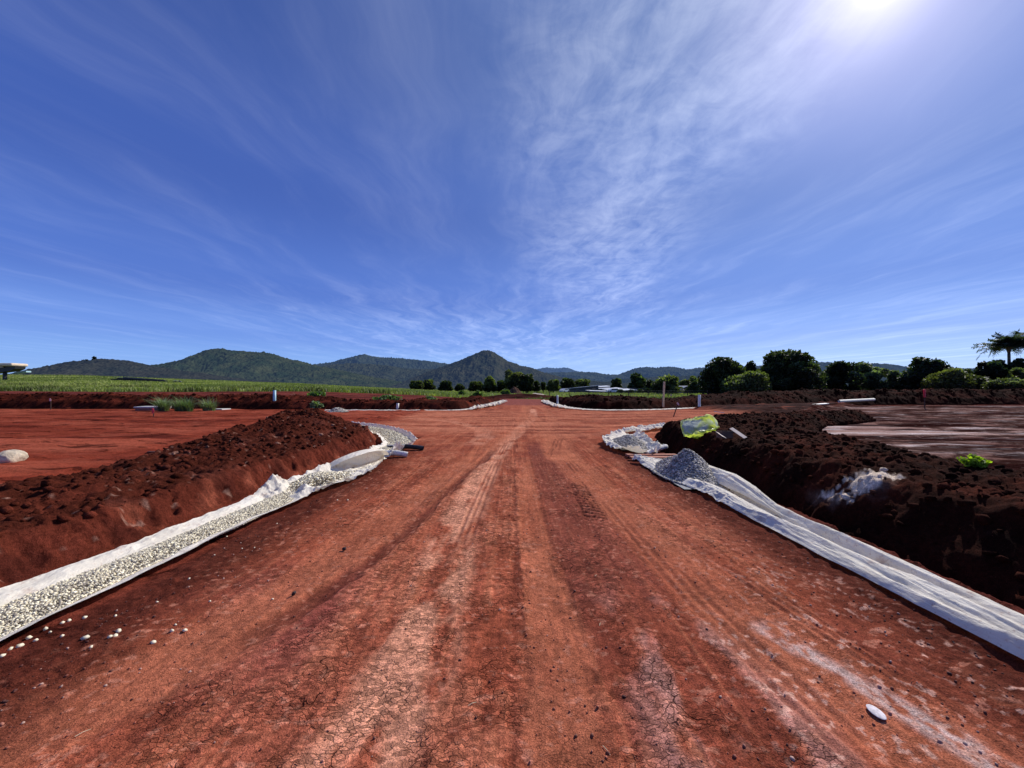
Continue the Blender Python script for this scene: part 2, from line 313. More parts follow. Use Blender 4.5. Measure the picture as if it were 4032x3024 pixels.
def tracks():
    L = []
    def tr(pts, w, kind): L.append((curve(pts, 6), w, kind))
    tr([(-1.05, 1.0), (-.62, 1.9), (-.6, 3), (-.62, 5), (-.5, 8), (-.1, 12), (.6, 17), (1.2, 22), (1.6, 30)], .34, 'pale')
    tr([(.20, .5), (.26, 3), (.24, 6), (.3, 9)], .22, 'orange')
    tr([(-2.9, 1.3), (-2.0, 2.2), (-1.72, 3.1), (-1.55, 4.4), (-1.2, 6.6), (-.75, 9.4), (-.3, 12), (.5, 15.5), (3, 19), (9, 21.5), (16, 23)], .42, 'orange')
    tr([(-1.9, 2.0), (-1.42, 3.2), (-1.2, 4.2), (-.95, 6.4), (-.6, 9), (-.45, 10.8)], .13, 'darkrut')
    tr([(2.7, .8), (2.0, 1.6), (1.68, 2.3), (1.55, 3.4), (1.42, 5), (1.3, 7.5), (1.25, 10), (1.3, 14), (1.2, 19), (1.0, 26), (1.2, 40)], .42, 'orange')
    tr([(1.62, 1.0), (1.48, 2.2), (1.40, 3.2), (1.36, 5), (1.27, 7.5), (1.22, 10)], .13, 'tread')
    tr([(2.3, 1.6), (2.05, 2.6), (1.88, 4), (1.78, 6), (1.75, 8)], .10, 'tread')
    tr([(-.52, 3.6), (-.48, 5), (-.36, 8), (-.1, 12)], .11, 'tread')
    tr([(.02, .5), (.03, 3), (.03, 6), (.06, 10), (.2, 14)], .07, 'groove')
    tr([(.75, 8.6), (1.1, 10.6), (1.55, 11.9), (1.9, 12.3)], .07, 'darkrut2')
    tr([(1.2, 8), (1.4, 11.5), (2.4, 14.6), (5, 17), (10, 18.6), (17, 19.5)], .5, 'orange')
    tr([(1.0, 9.5), (1.8, 13.4), (3.6, 16.6), (8, 19.6), (17, 21.4)], .16, 'tread')
    tr([(-1.2, 10.5), (-.9, 13), (-1.6, 16), (-4, 19.5), (-9, 22), (-20, 23)], .4, 'pale2')
    tr([(.6, 12), (.8, 17), (.2, 21), (-3, 24), (-12, 25.2)], .3, 'tread')
    tr([(-12, 20.6), (0, 20.9), (10, 20), (20, 20.4)], .4, 'orange')
    tr([(-12, 18.4), (0, 18.6), (12, 17.8)], .25, 'darkrut2')
    tr([(-12, 24), (0, 24.6), (12, 24.2), (20, 25)], .5, 'orange')
    tr([(.6, 18), (.7, 24), (1.3, 32), (1.5, 52)], .4, 'orange')
    tr([(2.0, 18), (2.3, 24), (2.5, 32), (2.4, 52)], .35, 'orange')
    tr([(14, 25), (7, 25), (3.2, 27.4), (2.1, 33), (2.0, 40)], .35, 'orange')
    return L
def terrain(x, y):
    """height, albedo and crack amount of the open ground (everything but the heaped banks)"""
    shp = x.shape
    roadm = (np.abs(x) < 2.95).astype(float) * ss(17, 15, y)
    far = ss(0, 1, y - 20)
    # masks
    side = ss(1.95, 2.7, np.abs(x + .12 * fbm(x, y * .5, 3, 1))) * ss(12.5, 9, y)
    n_lo = fbm(x * .9, y * .35, 4, 2); n_mid = fbm(x * 3.5, y * 1.6, 4, 3); n_hi = fbm(x * 14, y * 9, 3, 4)
    C = np.empty(shp + (3,), np.float32); C[:] = (.27, .068, .034)
    C = mixc(C, (.34, .10, .054), ss(-.1, .5, n_lo + .4 * n_mid) * .8)
    C = mixc(C, (.15, .036, .023), ss(.1, .6, -n_lo - .5 * n_mid) * .55)
    C = mixc(C, (.38, .13, .07), ss(.12, .42, n_mid + .6 * n_hi) * .55); C = mixc(C, (.10, .024, .016), ss(.15, .45, -n_hi + .3 * fbm(x * 30, y * 20, 2, 2)) * .35)
    stk = fbm(x * 16 + .8 * n_lo, y * .55, 3, 6) + .7 * fbm(x * 42, y * 1.1, 2, 2); lane = ss(2.5, 2.0, np.abs(x)) * ss(28, 20, y)
    C = mixc(C, (.42, .14, .07), lane * ss(.12, .7, stk) * .45); C = mixc(C, (.125, .030, .019), lane * ss(.12, .7, -stk) * .42); z_st = .004 * lane * stk
    crack = ss(-.3, .3, n_mid + .25) * ss(2.4, 1.9, np.abs(x)) * ss(12, 6, y)
    z = .012 * n_mid + .005 * n_hi + .02 * fbm(x * .6, y * .25, 2, 5)
    z = z + z_st
    # compact purple-brown band right of centre
    band = ss(.36, .52, x - .06 * n_mid) * ss(1.5, 1.18, x - .12 * n_mid + .02 * y) * ss(12.5, 9.5, y) * ss(2.0, 3.3, y + .8 * n_mid)
    C = mixc(C, (.16, .045, .032), band * .6)
    # dusty greyish clay bloom low right of centre
    C = mixc(C, (.40, .20, .16), ss(.05, .4, n_mid + .3 * n_lo + .2) * ss(.5, .8, x) * ss(1.75, 1.2, x) * ss(3.4, 2.2, y) * .75)
    C = mixc(C, (.19, .05, .042), ss(-.2, .2, n_lo) * ss(-1., -1.4, x) * ss(-3, -2.2, x) * ss(1.6, 2.6, y) * ss(3.9, 2.8, y) * .6)
    for pts, w, kind in TR:
        px = [p[0] for p in pts]; py = [p[1] for p in pts]
        m = (x > min(px) - 1.2) & (x < max(px) + 1.2) & (y > min(py) - 1.) & (y < max(py) + 1.)
        if not m.any(): continue
        xs, ys = x[m], y[m]; wob = .05 * n_mid[m] + .03 * n_hi[m] + (.16 if kind == 'orange' else .03) * n_lo[m]; d, s, sd = dpoly(xs, ys, [tuple(p) for p in pts]); dd = d * sd
        tot = sum(math.dist(pts[i], pts[i + 1]) for i in range(len(pts) - 1)); end = ss(0, .9, s) * ss(tot, tot - 1.6, s)
        k = ss(w, w * .45, d + wob) * end; c = C[m]; zz = z[m]
        if kind in ('pale', 'pale2'):
            brk = ss(-.5, .0, fbm(xs * 5, ys * 2.2, 4, 6)); c = mixc(c, (.54, .235, .14), k * brk * (.95 if kind == 'pale' else .5)); zz -= .006 * k
            if kind == 'pale': crack[m] = np.maximum(crack[m], k)
        elif kind == 'orange':
            c = mixc(c, (.37, .118, .060), k * (.42 + .35 * ss(-.4, .3, fbm(xs * 4, ys * 1.2, 3, 7)))); zz -= .016 * k; crack[m] *= 1 - .75 * k
        elif kind in ('darkrut', 'darkrut2'):
            a = 1. if kind == 'darkrut' else .6; c = mixc(c, (.095, .022, .015), k * .7 * a); zz -= .022 * k * a; zz += .008 * a * ss(w * .8, w * 1.1, d) * ss(w * 1.8, w * 1.2, d) * (ys > 2.5); crack[m] *= 1 - k
        elif kind == 'groove':
            c = mixc(c, (.15, .037, .022), k * .5 * ss(-.5, .2, fbm(xs * 3, ys * 1.5, 3, 2))); zz -= .009 * k
        elif kind == 'tread':
            st = .5 - .5 * np.cos(dd / w * math.pi * 3.0); lug = .5 + .5 * np.sin(s * 2 * math.pi / .11 + dd * 14)
            e = ss(w * 1.05, w * .9, d) * end; tr_ = e * (1 - st) * (.8 + .2 * lug) * ss(-.5, .1, fbm(xs * 2, ys * .8, 3, 4)); c = mixc(c, (.13, .034, .021), tr_ * .55); zz -= .010 * tr_ * np.clip(9 / np.maximum(ys, 4), .4, 1); crack[m] *= 1 - e
        C[m] = c; z[m] = zz
    # a block of transverse lug prints
    lx, ly = x - (1.02 + .03 * (y - 5)), y
    e = ss(.0, .03, lx + .14) * ss(.0, .03, .16 - lx) * ss(4.5, 4.9, y) * ss(6.9, 6.4, y); w_ = ss(.1, .75, np.sin((y + lx * .45) * 2 * math.pi / .135))
    z -= e * w_ * .03; C = mixc(C, (.055, .018, .016), e * w_ * .8)
    # moist darker verges and pale clay smear
    C = mixc(C, (.068, .0155, .0095), side * .92 * ss(-.8, .0, n_mid + .6 * n_lo + .4)); z += side * (.02 * fbm(x * 9, y * 9, 4, 6) + .012 * lumps(x * 16, y * 16, 1))
    cl = 1.70 + (2.65 - y) * .35; cb = ss(.13, .02, np.abs(x - cl) + .05 * fbm(x * 8, y * 3, 3, 2)) * ss(2.75, 2.5, y) * ss(-.25, .2, fbm(x * 16, y * 9, 4, 5) + .22)
    C = mixc(C, (.52, .38, .33), np.clip(cb, 0, 1) * .85)
    spk = ss(.30, .42, fbm(x * 26, y * 20, 3, 3)) * ss(.9, 1.5, x) * ss(4.2, 2.4, y) * ss(2.95, 2.6, x) * ss(-.3, .3, n_mid + .2); C = mixc(C, (.56, .32, .24), spk * .75)
    spk = ss(.36, .5, fbm(x * 18, y * 24, 3, 5)) * ss(13, 6, y) * ss(2.9, 2.5, np.abs(x)); C = mixc(C, (.46, .19, .12), spk * .5)
    # cross street: streaks along x
    cross = ss(11.5, 14.5, y) * ss(28.5, 27.5, y); st = fbm(x * .35, y * 2.6, 4, 1)
    C = mixc(C, (.44, .155, .085), cross * ss(-.15, .45, st) * .75); C = mixc(C, (.12, .03, .022), cross * ss(.1, .5, -st) * .6)
    z += cross * .035 * st
    # left lot
    lot = ss(-5.4, -6.6, x) * ss(29.5, 28.5, y); st = fbm(x * .3 + y * .12, y * 1.1, 5, 3); st2 = fbm(x * .9, y * 2.1 + x * .15, 6, 4, .62)
    LC = np.empty(shp + (3,), np.float32); LC[:] = (.19, .034, .017)
    LC = mixc(LC, (.29, .066, .035), ss(-.1, .5, st)); LC = mixc(LC, (.075, .013, .008), ss(.15, .42, -.6 * st + .7 * st2) * .8)
    C = C * (1 - lot[..., None]) + LC * lot[..., None]; z += lot * (.06 * st + .05 * st2 + .03 * fbm(x * 4, y * 7, 3, 5) + .04 * ss(.55, .8, lumps(x * 1.6, y * 1.6, 4))); crack *= 1 - lot
    # right lot: wet pinkish clay with dark wheel ruts running across
    lx0 = np.interp(y, [0, 11, 15, 19.2, 27, 34, 38], [6.2, 6.6, 9.8, 13.2, 20.5, 28.5, 33]) + .5 * fbm(x * .7, y * .7, 3, 2); rl = ss(0, .9, x - lx0) * ss(39.5, 38, y)
    dz_ = ss(13.6, 15.2, x + .4 * n_mid) * (1 - rl) * ss(16, 17.5, y) * ss(40, 38, y) * ss(.3, -.3, (y - 27.2) - (x - 14.2) * .62 - 3) ; C = mixc(C, (.028, .009, .007), dz_); z += dz_ * (.28 * lumps(x * .9, y * .9, 2) + .12 * lumps(x * 2.5, y * 2.5, 3) + .1 * fbm(x, y, 3, 4)); crack *= 1 - dz_; st = fbm(x * .16 + y * .05, y * 1.1 + x * .06, 5, 5); st2 = fbm(x * .7, y * 2.6, 5, 6)
    RC = np.empty(shp + (3,), np.float32); RC[:] = (.20, .105, .082)
    RC = mixc(RC, (.30, .19, .155), ss(.0, .4, st + .3 * st2)); RC = mixc(RC, (.035, .013, .012), ss(-.02, .2, -st + .55 * st2))
    RC = mixc(RC, (.62, .52, .48), ss(.32, .5, st2 + .35 * n_hi) * .7)  # pale flecks: wet glitter painted into the clay colour
    C = C * (1 - rl[..., None]) + RC * rl[..., None]; z += rl * (.07 * st + .04 * st2 - .05); crack *= 1 - rl
    # far disturbed red ground, then turf
    fr = ss(34, 38, y); FC = np.empty(shp + (3,), np.float32); FC[:] = (.13, .028, .02); FC = mixc(FC, (.075, .016, .012), ss(0, .4, fbm(x * .3, y * .8, 3, 2)))
    FC = mixc(FC, (.21, .06, .045), ss(2.8, 2.2, np.abs(x - 1.5)) * ss(60, 54, y))
    C = C * (1 - fr[..., None]) + FC * fr[..., None]; crack *= 1 - ss(10, 16, y)
    u = 512 + x / np.maximum(y, 1.) * F
    edge = np.interp(u, [-2000, 0, 120, 240, 420, 500, 560, 680, 720, 760, 3000], [50, 50, 47, 49, 52, 60, 52, 50, 66, 72, 72]) + 3. * fbm(x * .12, y * .1, 3, 4)
    g = ss(0, 1.5, y - edge); GC = np.empty(shp + (3,), np.float32); GC[:] = (.12, .155, .042)
    GC = mixc(GC, (.17, .20, .06), ss(-.1, .4, fbm(x * .05, y * .12, 4, 6))); GC = mixc(GC, (.28, .27, .13), ss(.2, .5, fbm(x * .02, y * .2, 3, 1)) * ss(40, 90, y + x) * .8)
    GC = mixc(GC, (.045, .06, .022), ss(220, 340, y))
    C = C * (1 - g[..., None]) + GC * g[..., None]
    z = z * (1 - ss(60, 90, y)) + rise(x, y)
    # drainage trench beside the right-hand bank, and a shallow bed under both fabric strips
    e1 = 3.66 + .06 * fbm(x * 0 + .5, y * 1.1, 3, 2) + .03 * fbm(x * 2, y * 5, 2, 3)
    tr1 = ss(e1, e1 + .13, x) * ss(5.2, 4.6, x) * ss(12.2, 10.8, y); z -= .42 * tr1; C = mixc(C, (.018, .006, .005), tr1 * .95)  # deep shade of the trench painted in as near-black
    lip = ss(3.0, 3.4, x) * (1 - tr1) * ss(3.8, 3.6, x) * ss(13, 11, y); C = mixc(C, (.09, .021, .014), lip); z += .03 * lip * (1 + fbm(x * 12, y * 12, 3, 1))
    l1 = ss(-2.9, -3.1, x) * ss(-4.2, -4.0, x) * ss(14, 12, y); C = mixc(C, (.15, .032, .02), l1 * .7); z -= .03 * l1
    tl = ss(30.5, 28, y)
    return z, C, crack, g

TR = tracks()
def axis(segs):
    out = []
    for a, b, s in segs: out += list(np.arange(a, b - s * .3, s))
    return out + [segs[-1][1]]
neg = [-(8 * 1.035 ** k) for k in range(1, 75)][::-1]; pos = [-q for q in neg][::-1]
big = [pos[-1] * 1.35 ** k for k in range(1, 16)]
gx = np.array([-q for q in big][::-1] + neg + axis([(-8, -4.4, .04), (-4.4, -2.8, .02), (-2.8, 2.6, .0105), (2.6, 4.6, .02), (4.6, 8, .04)]) + pos + big)
yy = [-40, -20, -8, -3, -1, 0, .5]; y_ = .8
while y_ < 62: yy.append(y_); y_ += min(max(y_ * y_ / 615 / 1.35, .0045), .075 if y_ < 28 else .3) if y_ > 1.4 else .05
while y_ < 12000: yy.append(y_); y_ *= 1.06
gy = np.array(yy)
X, Y = np.meshgrid(gx, gy); Z, C, K, G = terrain(X, Y); print('terrain', X.shape)
V = np.stack([X, Y, Z], -1).reshape(-1, 3).astype(np.float32); Cf = C.reshape(-1, 3); Kf = K.ravel()
xc = (X[:-1, :-1] + X[1:, 1:]) / 2; yc = (Y[:-1, :-1] + Y[1:, 1:]) / 2; gc = G[:-1, :-1]
isroad = ((np.abs(xc) < 2.96) & (yc < 16)) | ((xc > -12) & (xc < 17) & (yc >= 13.2) & (yc < 27.6)) | ((xc > -1.3) & (xc < 4.1) & (yc >= 27) & (yc < 58))
isroad &= ~(gc > .5); isfield = (gc > .5) & ~isroad
isclay = (xc > np.interp(yc, [0, 11, 15, 19.2, 27, 34, 38], [7.6, 7.6, 9.8, 13.2, 20.5, 28.5, 33])) & (yc < 39) & ~isroad & ~isfield & (yc > -40)
isgnd = ~isroad & ~isfield & ~isclay
for nm, ms, mt in (('road', isroad, M_road), ('field', isfield, M_field), ('clay_ground', isclay, M_clay), ('ground', isgnd, M_gnd)):
    v_, f_, c_, k_ = compact(V, gridfaces(len(gx), len(gy), ms), Cf, Kf); tag(mesh(nm, v_, f_, mt, c_, crack=k_), kind='structure')
# height lookup
def zat(x, y):
    a, _, _, _ = terrain(np.array([[float(x)]]), np.array([[float(y)]])); return float(a[0, 0])

# ------------------------------------------------------------------ heaped earth banks
def bank_h(x, y, front, back, crest, facez, facew, amp, seed, lumpk=1., faceon=True):
    poly = front + back; ins = inside(x, y, poly); df, s, _ = dpoly(x, y, front); db, _, _ = dpoly(x, y, back)
    w = .10 * fbm(x * 1.3, y * 1.3, 3, seed) + .03 * fbm(x * 7, y * 7, 2, seed + 1); df = np.where(ins, df, 0) + w * ss(0, .25, df); 
    cz = crest(x, y) * (1 + .28 * fbm(x * .9, y * .9, 3, seed + 2))
    fz = facez * (1 + .2 * fbm(x * 1.7, y * 1.7, 2, seed + 3))
    h = fz * ss(0, facew, df) + np.maximum(cz - fz, 0) * ss(facew * .7, facew + 1.3, df)
    h = np.minimum(h, db * .62 + .02)
    top = ss(facew * .6, facew * 1.3, df) * ss(0, .35, db)
    L1 = lumps(x * 2.1 + .2 * w, y * 2.1, seed); L2 = lumps(x * 5.2, y * 5.2, seed + 1); L3 = lumps(x * 12, y * 12, seed + 2)
    rid = ridge(x * 6 + .4 * fbm(x * 4, y * 4, 2, 1), y * 6, 3, seed)
    h = h + top * amp * (.45 * L1 * ss(-.1, .4, fbm(x * .8, y * .8, 2, seed)) + .50 * L2 * ss(-.3, .3, fbm(x * 1.3, y * 1.3, 2, seed + 2)) + .45 * L3 + .35 * rid + .8 * fbm(x * 3, y * 3, 6, seed + 3, .66)) * lumpk
    fac = ss(0, .08, df) * (1 - top); rib = fbm(s * 9, df * 1.2, 3, seed + 4); h = h + fac * (.06 * rib + .12 * fbm(x * 4.5, y * 4.5, 6, seed + 6, .66) + .05 * fbm(x * 13, y * 13, 3, seed + 5) + .05 * L3)
    return np.where(ins, h, -.3), top, fac, df, ins
def bank(name, label, bx, by, step, args, colf, seed, clods, rmin=.02, rmax=.07, base=lambda x, y: 0 * x, mat=None):
    gx_ = np.arange(bx[0], bx[1], step); gy_ = np.arange(by[0], by[1], step * 1.15); x, y = np.meshgrid(gx_, gy_)
    h, top, fac, df, ins = bank_h(x, y, *args); c = colf(x, y, h, top, fac); z = h + base(x, y)
    V_ = np.stack([x, y, z], -1).reshape(-1, 3); keep = (h[:-1, :-1] > -.2) | (h[1:, 1:] > -.2)
    V_, f_, c_ = compact(V_, gridfaces(len(gx_), len(gy_), keep), c.reshape(-1, 3))
    rng = np.random.default_rng(seed); ok = np.argwhere((top > .3) & (h > .08)) if clods else []
    if clods:
        pk = ok[rng.integers(0, len(ok), clods)]; R = rmin + (rmax - rmin) * rng.random(clods) ** 5
        Cc = np.stack([x[pk[:, 0], pk[:, 1]], y[pk[:, 0], pk[:, 1]], z[pk[:, 0], pk[:, 1]] + R * .15], -1)
        vr, fr, k = rocks(Cc, R, rng, ICO1, .6, .32); cr = np.repeat(c[pk[:, 0], pk[:, 1]] * rng.uniform(.75, 1.5, (clods, 1)), k, 0)
        q = np.concatenate([f_[:, [0, 1, 2]], f_[:, [0, 2, 3]]]); n0 = len(V_); V_ = np.concatenate([V_, vr]); f_ = np.concatenate([q, fr + n0]).astype(np.int32); c_ = np.concatenate([c_, cr])
    o = mesh(name, V_, f_, mat or M_bank, c_); return tag(o, label, 'earth bank')
def col_left(x, y, h, top, fac):
    C = np.empty(x.shape + (3,), np.float32); C[:] = (.10, .0215, .012); n = fbm(x * 2.2, y * 2.2, 4, 1)
    C = mixc(C, (.21, .056, .031), ss(.1, .5, n) * (1 - top)); C = mixc(C, (.062, .014, .009), ss(-.05, .3, fbm(x * 3.1 + 4, y * 3.1, 5, 5, .62)) * (1 - top) * .85); C = mixc(C, (.058, .0135, .0075), top * ss(-.7, .0, n + .2)); C = mixc(C, (.12, .036, .024), top * ss(.1, .5, n) * .55)
    return mixc(C, (.38, .22, .16), ss(.52, .62, fbm(x * 11, y * 11, 3, 6)) * .5)
crestL = lambda x, y: np.interp(y, [-6, 3, 4.7, 5.5, 6.6, 7.7, 8.6, 10.5, 12.8, 16], [.42, .44, .47, .36, .33, .43, .57, .58, .72, .55])
argL = (BL_F, BL_B, crestL, .30, .30, .11, 1)
bank('earth_bank', 'red-brown dug earth bank with clods behind the gravel-filled white strip', (-9.6, -3.7), (-1, 15.8), .022, argL, col_left, 11, 5200, .008, .07)
def col_right(x, y, h, top, fac):
    C = np.empty(x.shape + (3,), np.float32); C[:] = (.030, .0080, .0045); n = fbm(x * 2, y * 2, 4, 2)  # dark moist soil, pushed near-black to carry the bank's shade in its colour
    C = mixc(C, (.055, .0125, .0065), ss(.1, .45, n)); C = mixc(C, (.013, .0045, .003), ss(.0, .4, -n) * .8)
    cp = np.exp(-((x - 4.78) / .27) ** 2 - ((y - 5.1) / .33) ** 2) + .55 * np.exp(-((x - 4.38) / .16) ** 2 - ((y - 5.5) / .40) ** 2)
    C = mixc(C, (.11, .06, .042), ss(.3, .6, cp + .6 * fbm(x * 4, y * 3, 5, 1, .65)) * .8)
    return mixc(C, (.72, .58, .44), ss(.5, .62, cp + .7 * fbm(x * 6, y * 5, 6, 3, .7)) * .92 * ss(.2, .7, top))
crestR = lambda x, y: np.interp(y, [-6, 4, 6, 8, 10, 12, 15, 18], [.50, .46, .44, .46, .56, .60, .52, .42])
argR = (BR_F, BR_B, crestR, .40, .50, .10, 3)
bank('earth_bank', 'dark shaded earth bank with a pale clay patch beyond the empty white strip', (3.7, 18.2), (-1, 20.2), .03, argR, col_right, 12, 6500, .010, .08, base=lambda x, y: -.42 * ss(12.2, 10.8, y) * ss(4.9, 4.3, x) * 1.0)
def col_far(x, y, h, top, fac):
    C = np.empty(x.shape + (3,), np.float32); C[:] = (.046, .0095, .0055); n = fbm(x * .8, y * 1.6, 4, 4)
    C = mixc(C, (.10, .020, .011), ss(.05, .4, n)); return mixc(C, (.022, .006, .004), ss(.0, .4, -n) * .7)
def col_far2(x, y, h, top, fac): return col_far(x, y, h, top, fac) * .42
crFL = lambda x, y: np.interp(x, [-95, -40, -30, -24, -17, -14.5, -13, -10.5, -9, -6, -3, -1], [1.0, .98, .85, .9, .86, .8, .42, .58, .5, .5, .66, .4])
crFR = lambda x, y: np.interp(x, [3, 5, 7, 9, 11, 13.5, 17, 22, 26, 32, 95], [.3, .66, .84, .76, .66, .42, .74, 1.06, 1.08, 1.18, 1.3])
bank('earth_bank', 'long low dark-red earth bank along the far left side of the cross street', (-62, -.8), (27.4, 45.2), .11, (FL_F, FL_B, crFL, .45, .7, .16, 5), col_far, 13, 1800, .05, .2, base=lambda x, y: rise(x, y) * .5)
bank('earth_bank', 'long dark earth bank along the far right side of the cross street', (3.9, 72), (28, 46.2), .11, (FR_F, FR_B, crFR, .5, .7, .16, 6), col_far2, 14, 2400, .05, .2, base=lambda x, y: rise(x, y) * .5)
def zbank(x, y, args): 
    h = bank_h(np.array([[x]]), np.array([[y]]), *args)[0]; return float(h[0, 0])
# low spoil across the end of the far road, and heap in the field
def heap(name, label, cx, cy, rx, ry, h, seed, colr, zb=0):
    n = 90; a = np.linspace(-1.1, 1.1, n); x, y = np.meshgrid(a, a); r = np.sqrt(x * x + y * y); wx = cx + x * rx; wy = cy + y * ry
    z = h * np.clip(1 - r * (1 + .12 * fbm(x * 3, y * 3, 2, seed)), -.1, 1) ** .9 if False else h * (1 - ss(0, 1.05, r + .12 * fbm(x * 3, y * 3, 3, seed))) + h * .10 * fbm(x * 7, y * 7, 3, seed) - .03
    c = np.empty(x.shape + (3,), np.float32); c[:] = colr; c = mixc(c, tuple(q * .5 for q in colr), ss(0, .5, fbm(x * 5, y * 5, 3, seed)))
    return tag(mesh(name, np.stack([wx, wy, z + zb], -1), gridfaces(n, n), M_bank, c.reshape(-1, 3), recentre=False), label, 'soil heap')
heap('soil_heap', 'brown conical soil heap on the field in front of the tall pale tree', *PY(514, 0, 108)[:2], 2.5, 2.5, 2.0, 2, (.11, .06, .04))
heap('soil_heap', 'low dark spoil heap closing the far end of the dirt road', 1.5, 60, 9, 2.2, .75, 3, (.06, .016, .012))
heap('soil_heap', 'small dark spoil heap under the white sheet beyond the far road', 4.2, 63, 2.4, 1.8, .85, 5, (.05, .014, .011))

# ------------------------------------------------------------------ fabric
def ribbon(name, outer, inner, prof, ns, nt, seed, label, cat='geotextile', fold=.03, crump=None, edge=.03, parent=None, base=None):
    o = np.array(curve(outer, 12)); i = np.array(curve(inner, 12))
    def res(a, n):
        d = np.r_[0, np.cumsum(np.linalg.norm(np.diff(a, axis=0), axis=1))]; t = np.linspace(0, d[-1], n); return np.stack([np.interp(t, d, a[:, k]) for k in range(2)], -1), t
    O, so = res(o, ns); I, _ = res(i, ns); S = np.repeat(so[:, None], nt, 1); T = np.repeat(np.linspace(0, 1, nt)[None], ns, 0)
    Te = T + (edge * fbm(S * 3.0, T * 0, 4, seed) * (1 - T) + edge * fbm(S * 3.3 + 9, T * 0, 4, seed + 1) * T) * 1.5
    xy = O[:, None] * (1 - Te[..., None]) + I[:, None] * Te[..., None]
    z = prof(S, T)
    z = z + .011 * (ridge(S * 2.6 + T * 2.5, T * 6 + S * .7, 3, seed + 4) ** 3) * ss(0, .15, T) * ss(1, .9, T) + fold * (fbm(S * .8, T * 7, 4, seed + 2) + .6 * ridge(S * .55 + T * 1.2, T * 5, 3, seed + 3) * .8) * (.3 + .7 * np.sin(T * math.pi) ** .5)
    if crump is not None:
        k = crump(S, T); z = z + k * (.55 * ridge(xy[..., 0] * 5.5, xy[..., 1] * 5.5, 4, seed) + .7 * fbm(xy[..., 0] * 8, xy[..., 1] * 8, 4, seed + 1) + .5)
    if base is not None: z = z + base(xy[..., 0], xy[..., 1])
    V_ = np.concatenate([xy, z[..., None]], -1)
    ob = mesh(name, V_, gridfaces(nt, ns), M_fab, parent=parent, recentre=parent is None)
    if parent is None: tag(ob, label, cat)
    return ob, V_
lp = lambda a, b, t: a * (1 - t) + b * t
# left, near: long strip holding gravel
def profA(S, T):
    g = .035 + .0 * S - .045 * np.sin(T * math.pi) ** .8; g = g + .03 * ss(.62, .95, T) + .03 * ss(.1, 0, T) * 0
    return g + .02 + .02 * fbm(S * 1.1, T * 2, 3, 3)
def crA(S, T):
    y = S - .3; return .17 * np.exp(-((y - 5.75) / .25) ** 2) * ss(.5, .85, T) + .12 * np.exp(-((y - 5.75) / .22) ** 2) * ss(.55, .3, T) + .045 * ss(5.6, 6.4, y) + .05 * ss(6.3, 7, y) * ss(.7, 1, T) + .018 * ss(.7, .9, T) * ss(2.2, 3, y)
ribbon('geotextile_strip', [(-3.42, -.3), (-3.22, 1.2), (-3.12, 2.4), (-3.06, 3.5), (-3.06, 4.6), (-2.93, 5.6), (-2.74, 6.3), (-2.62, 7.1), (-2.66, 7.9), (-2.9, 8.75)], [(-3.84, -.3), (-3.82, 1.2), (-3.80, 2.9), (-3.70, 3.7), (-3.66, 4.4), (-3.62, 5.2), (-3.62, 6.1), (-3.45, 7.0), (-3.32, 7.9), (-3.08, 8.75)], profA, 620, 56, 3, 'long white geotextile strip holding pale gravel along the left road edge', fold=.022, crump=crA, )
# left: raised shaded flap and pinch
ns_, nt_ = 110, 40; S_, T_ = np.meshgrid(np.linspace(0, 1, ns_), np.linspace(0, 1, nt_)); cb_ = np.array(curve([(-3.42, 7.15), (-3.2, 7.55), (-2.98, 8.1), (-2.80, 8.6)], 12)); q_ = np.linspace(0, len(cb_) - 1, ns_)
bx_ = np.interp(q_, range(len(cb_)), cb_[:, 0])[None]; by_ = np.interp(q_, range(len(cb_)), cb_[:, 1])[None]; ar = np.sin(np.clip(S_ * .94 + .04, 0, 1) * math.pi) ** .55
hh_ = .30 * ar * np.sin(T_ * math.pi * .62) / .93 * (T_ < 2); ov = .30 * T_ ** 2.2 * ar - .10 * np.sin(T_ * math.pi); wr = .014 * fbm(S_ * 5, T_ * 3, 4, 4) + .012 * ridge(S_ * 3 + T_, T_ * 2, 3, 2)
tag(mesh('geotextile_flap', np.stack([bx_ + (ov + wr) * .9, by_ - (ov + wr) * .42, .03 + hh_ + .01 * fbm(S_ * 6, T_ * 2, 3, 1)], -1), gridfaces(ns_, nt_), M_fab, recentre=True), 'grey shaded geotextile flap standing up at the end of the left gravel strip', 'geotextile')
# left: curved patch at the corner
oB = [(-2.72, 8.7), (-2.72, 9.6), (-2.68, 10.7), (-3.15, 12.1), (-4.4, 14.3), (-6.0, 15.9), (-7.6, 16.8)]
iB = [(-3.15, 8.7), (-3.5, 9.5), (-3.5, 10.4), (-3.95, 11.6), (-4.9, 13.3), (-6.3, 14.75), (-7.8, 15.6)]
def profB(S, T): return .055 - .05 * np.sin(T * math.pi) + .07 * ss(.12, .02, T) + .02 * ss(.9, 1, T)
ribbon('geotextile_sheet', oB, iB, profB, 380, 70, 6, 'white geotextile sheet full of gravel curving round the left corner', fold=.03, crump=lambda S, T: .12 * (np.exp(-((S - .4) / .5) ** 2) + .5 * ss(.8, 1, T) + .45 * ss(.14, 0, T)), edge=.06)
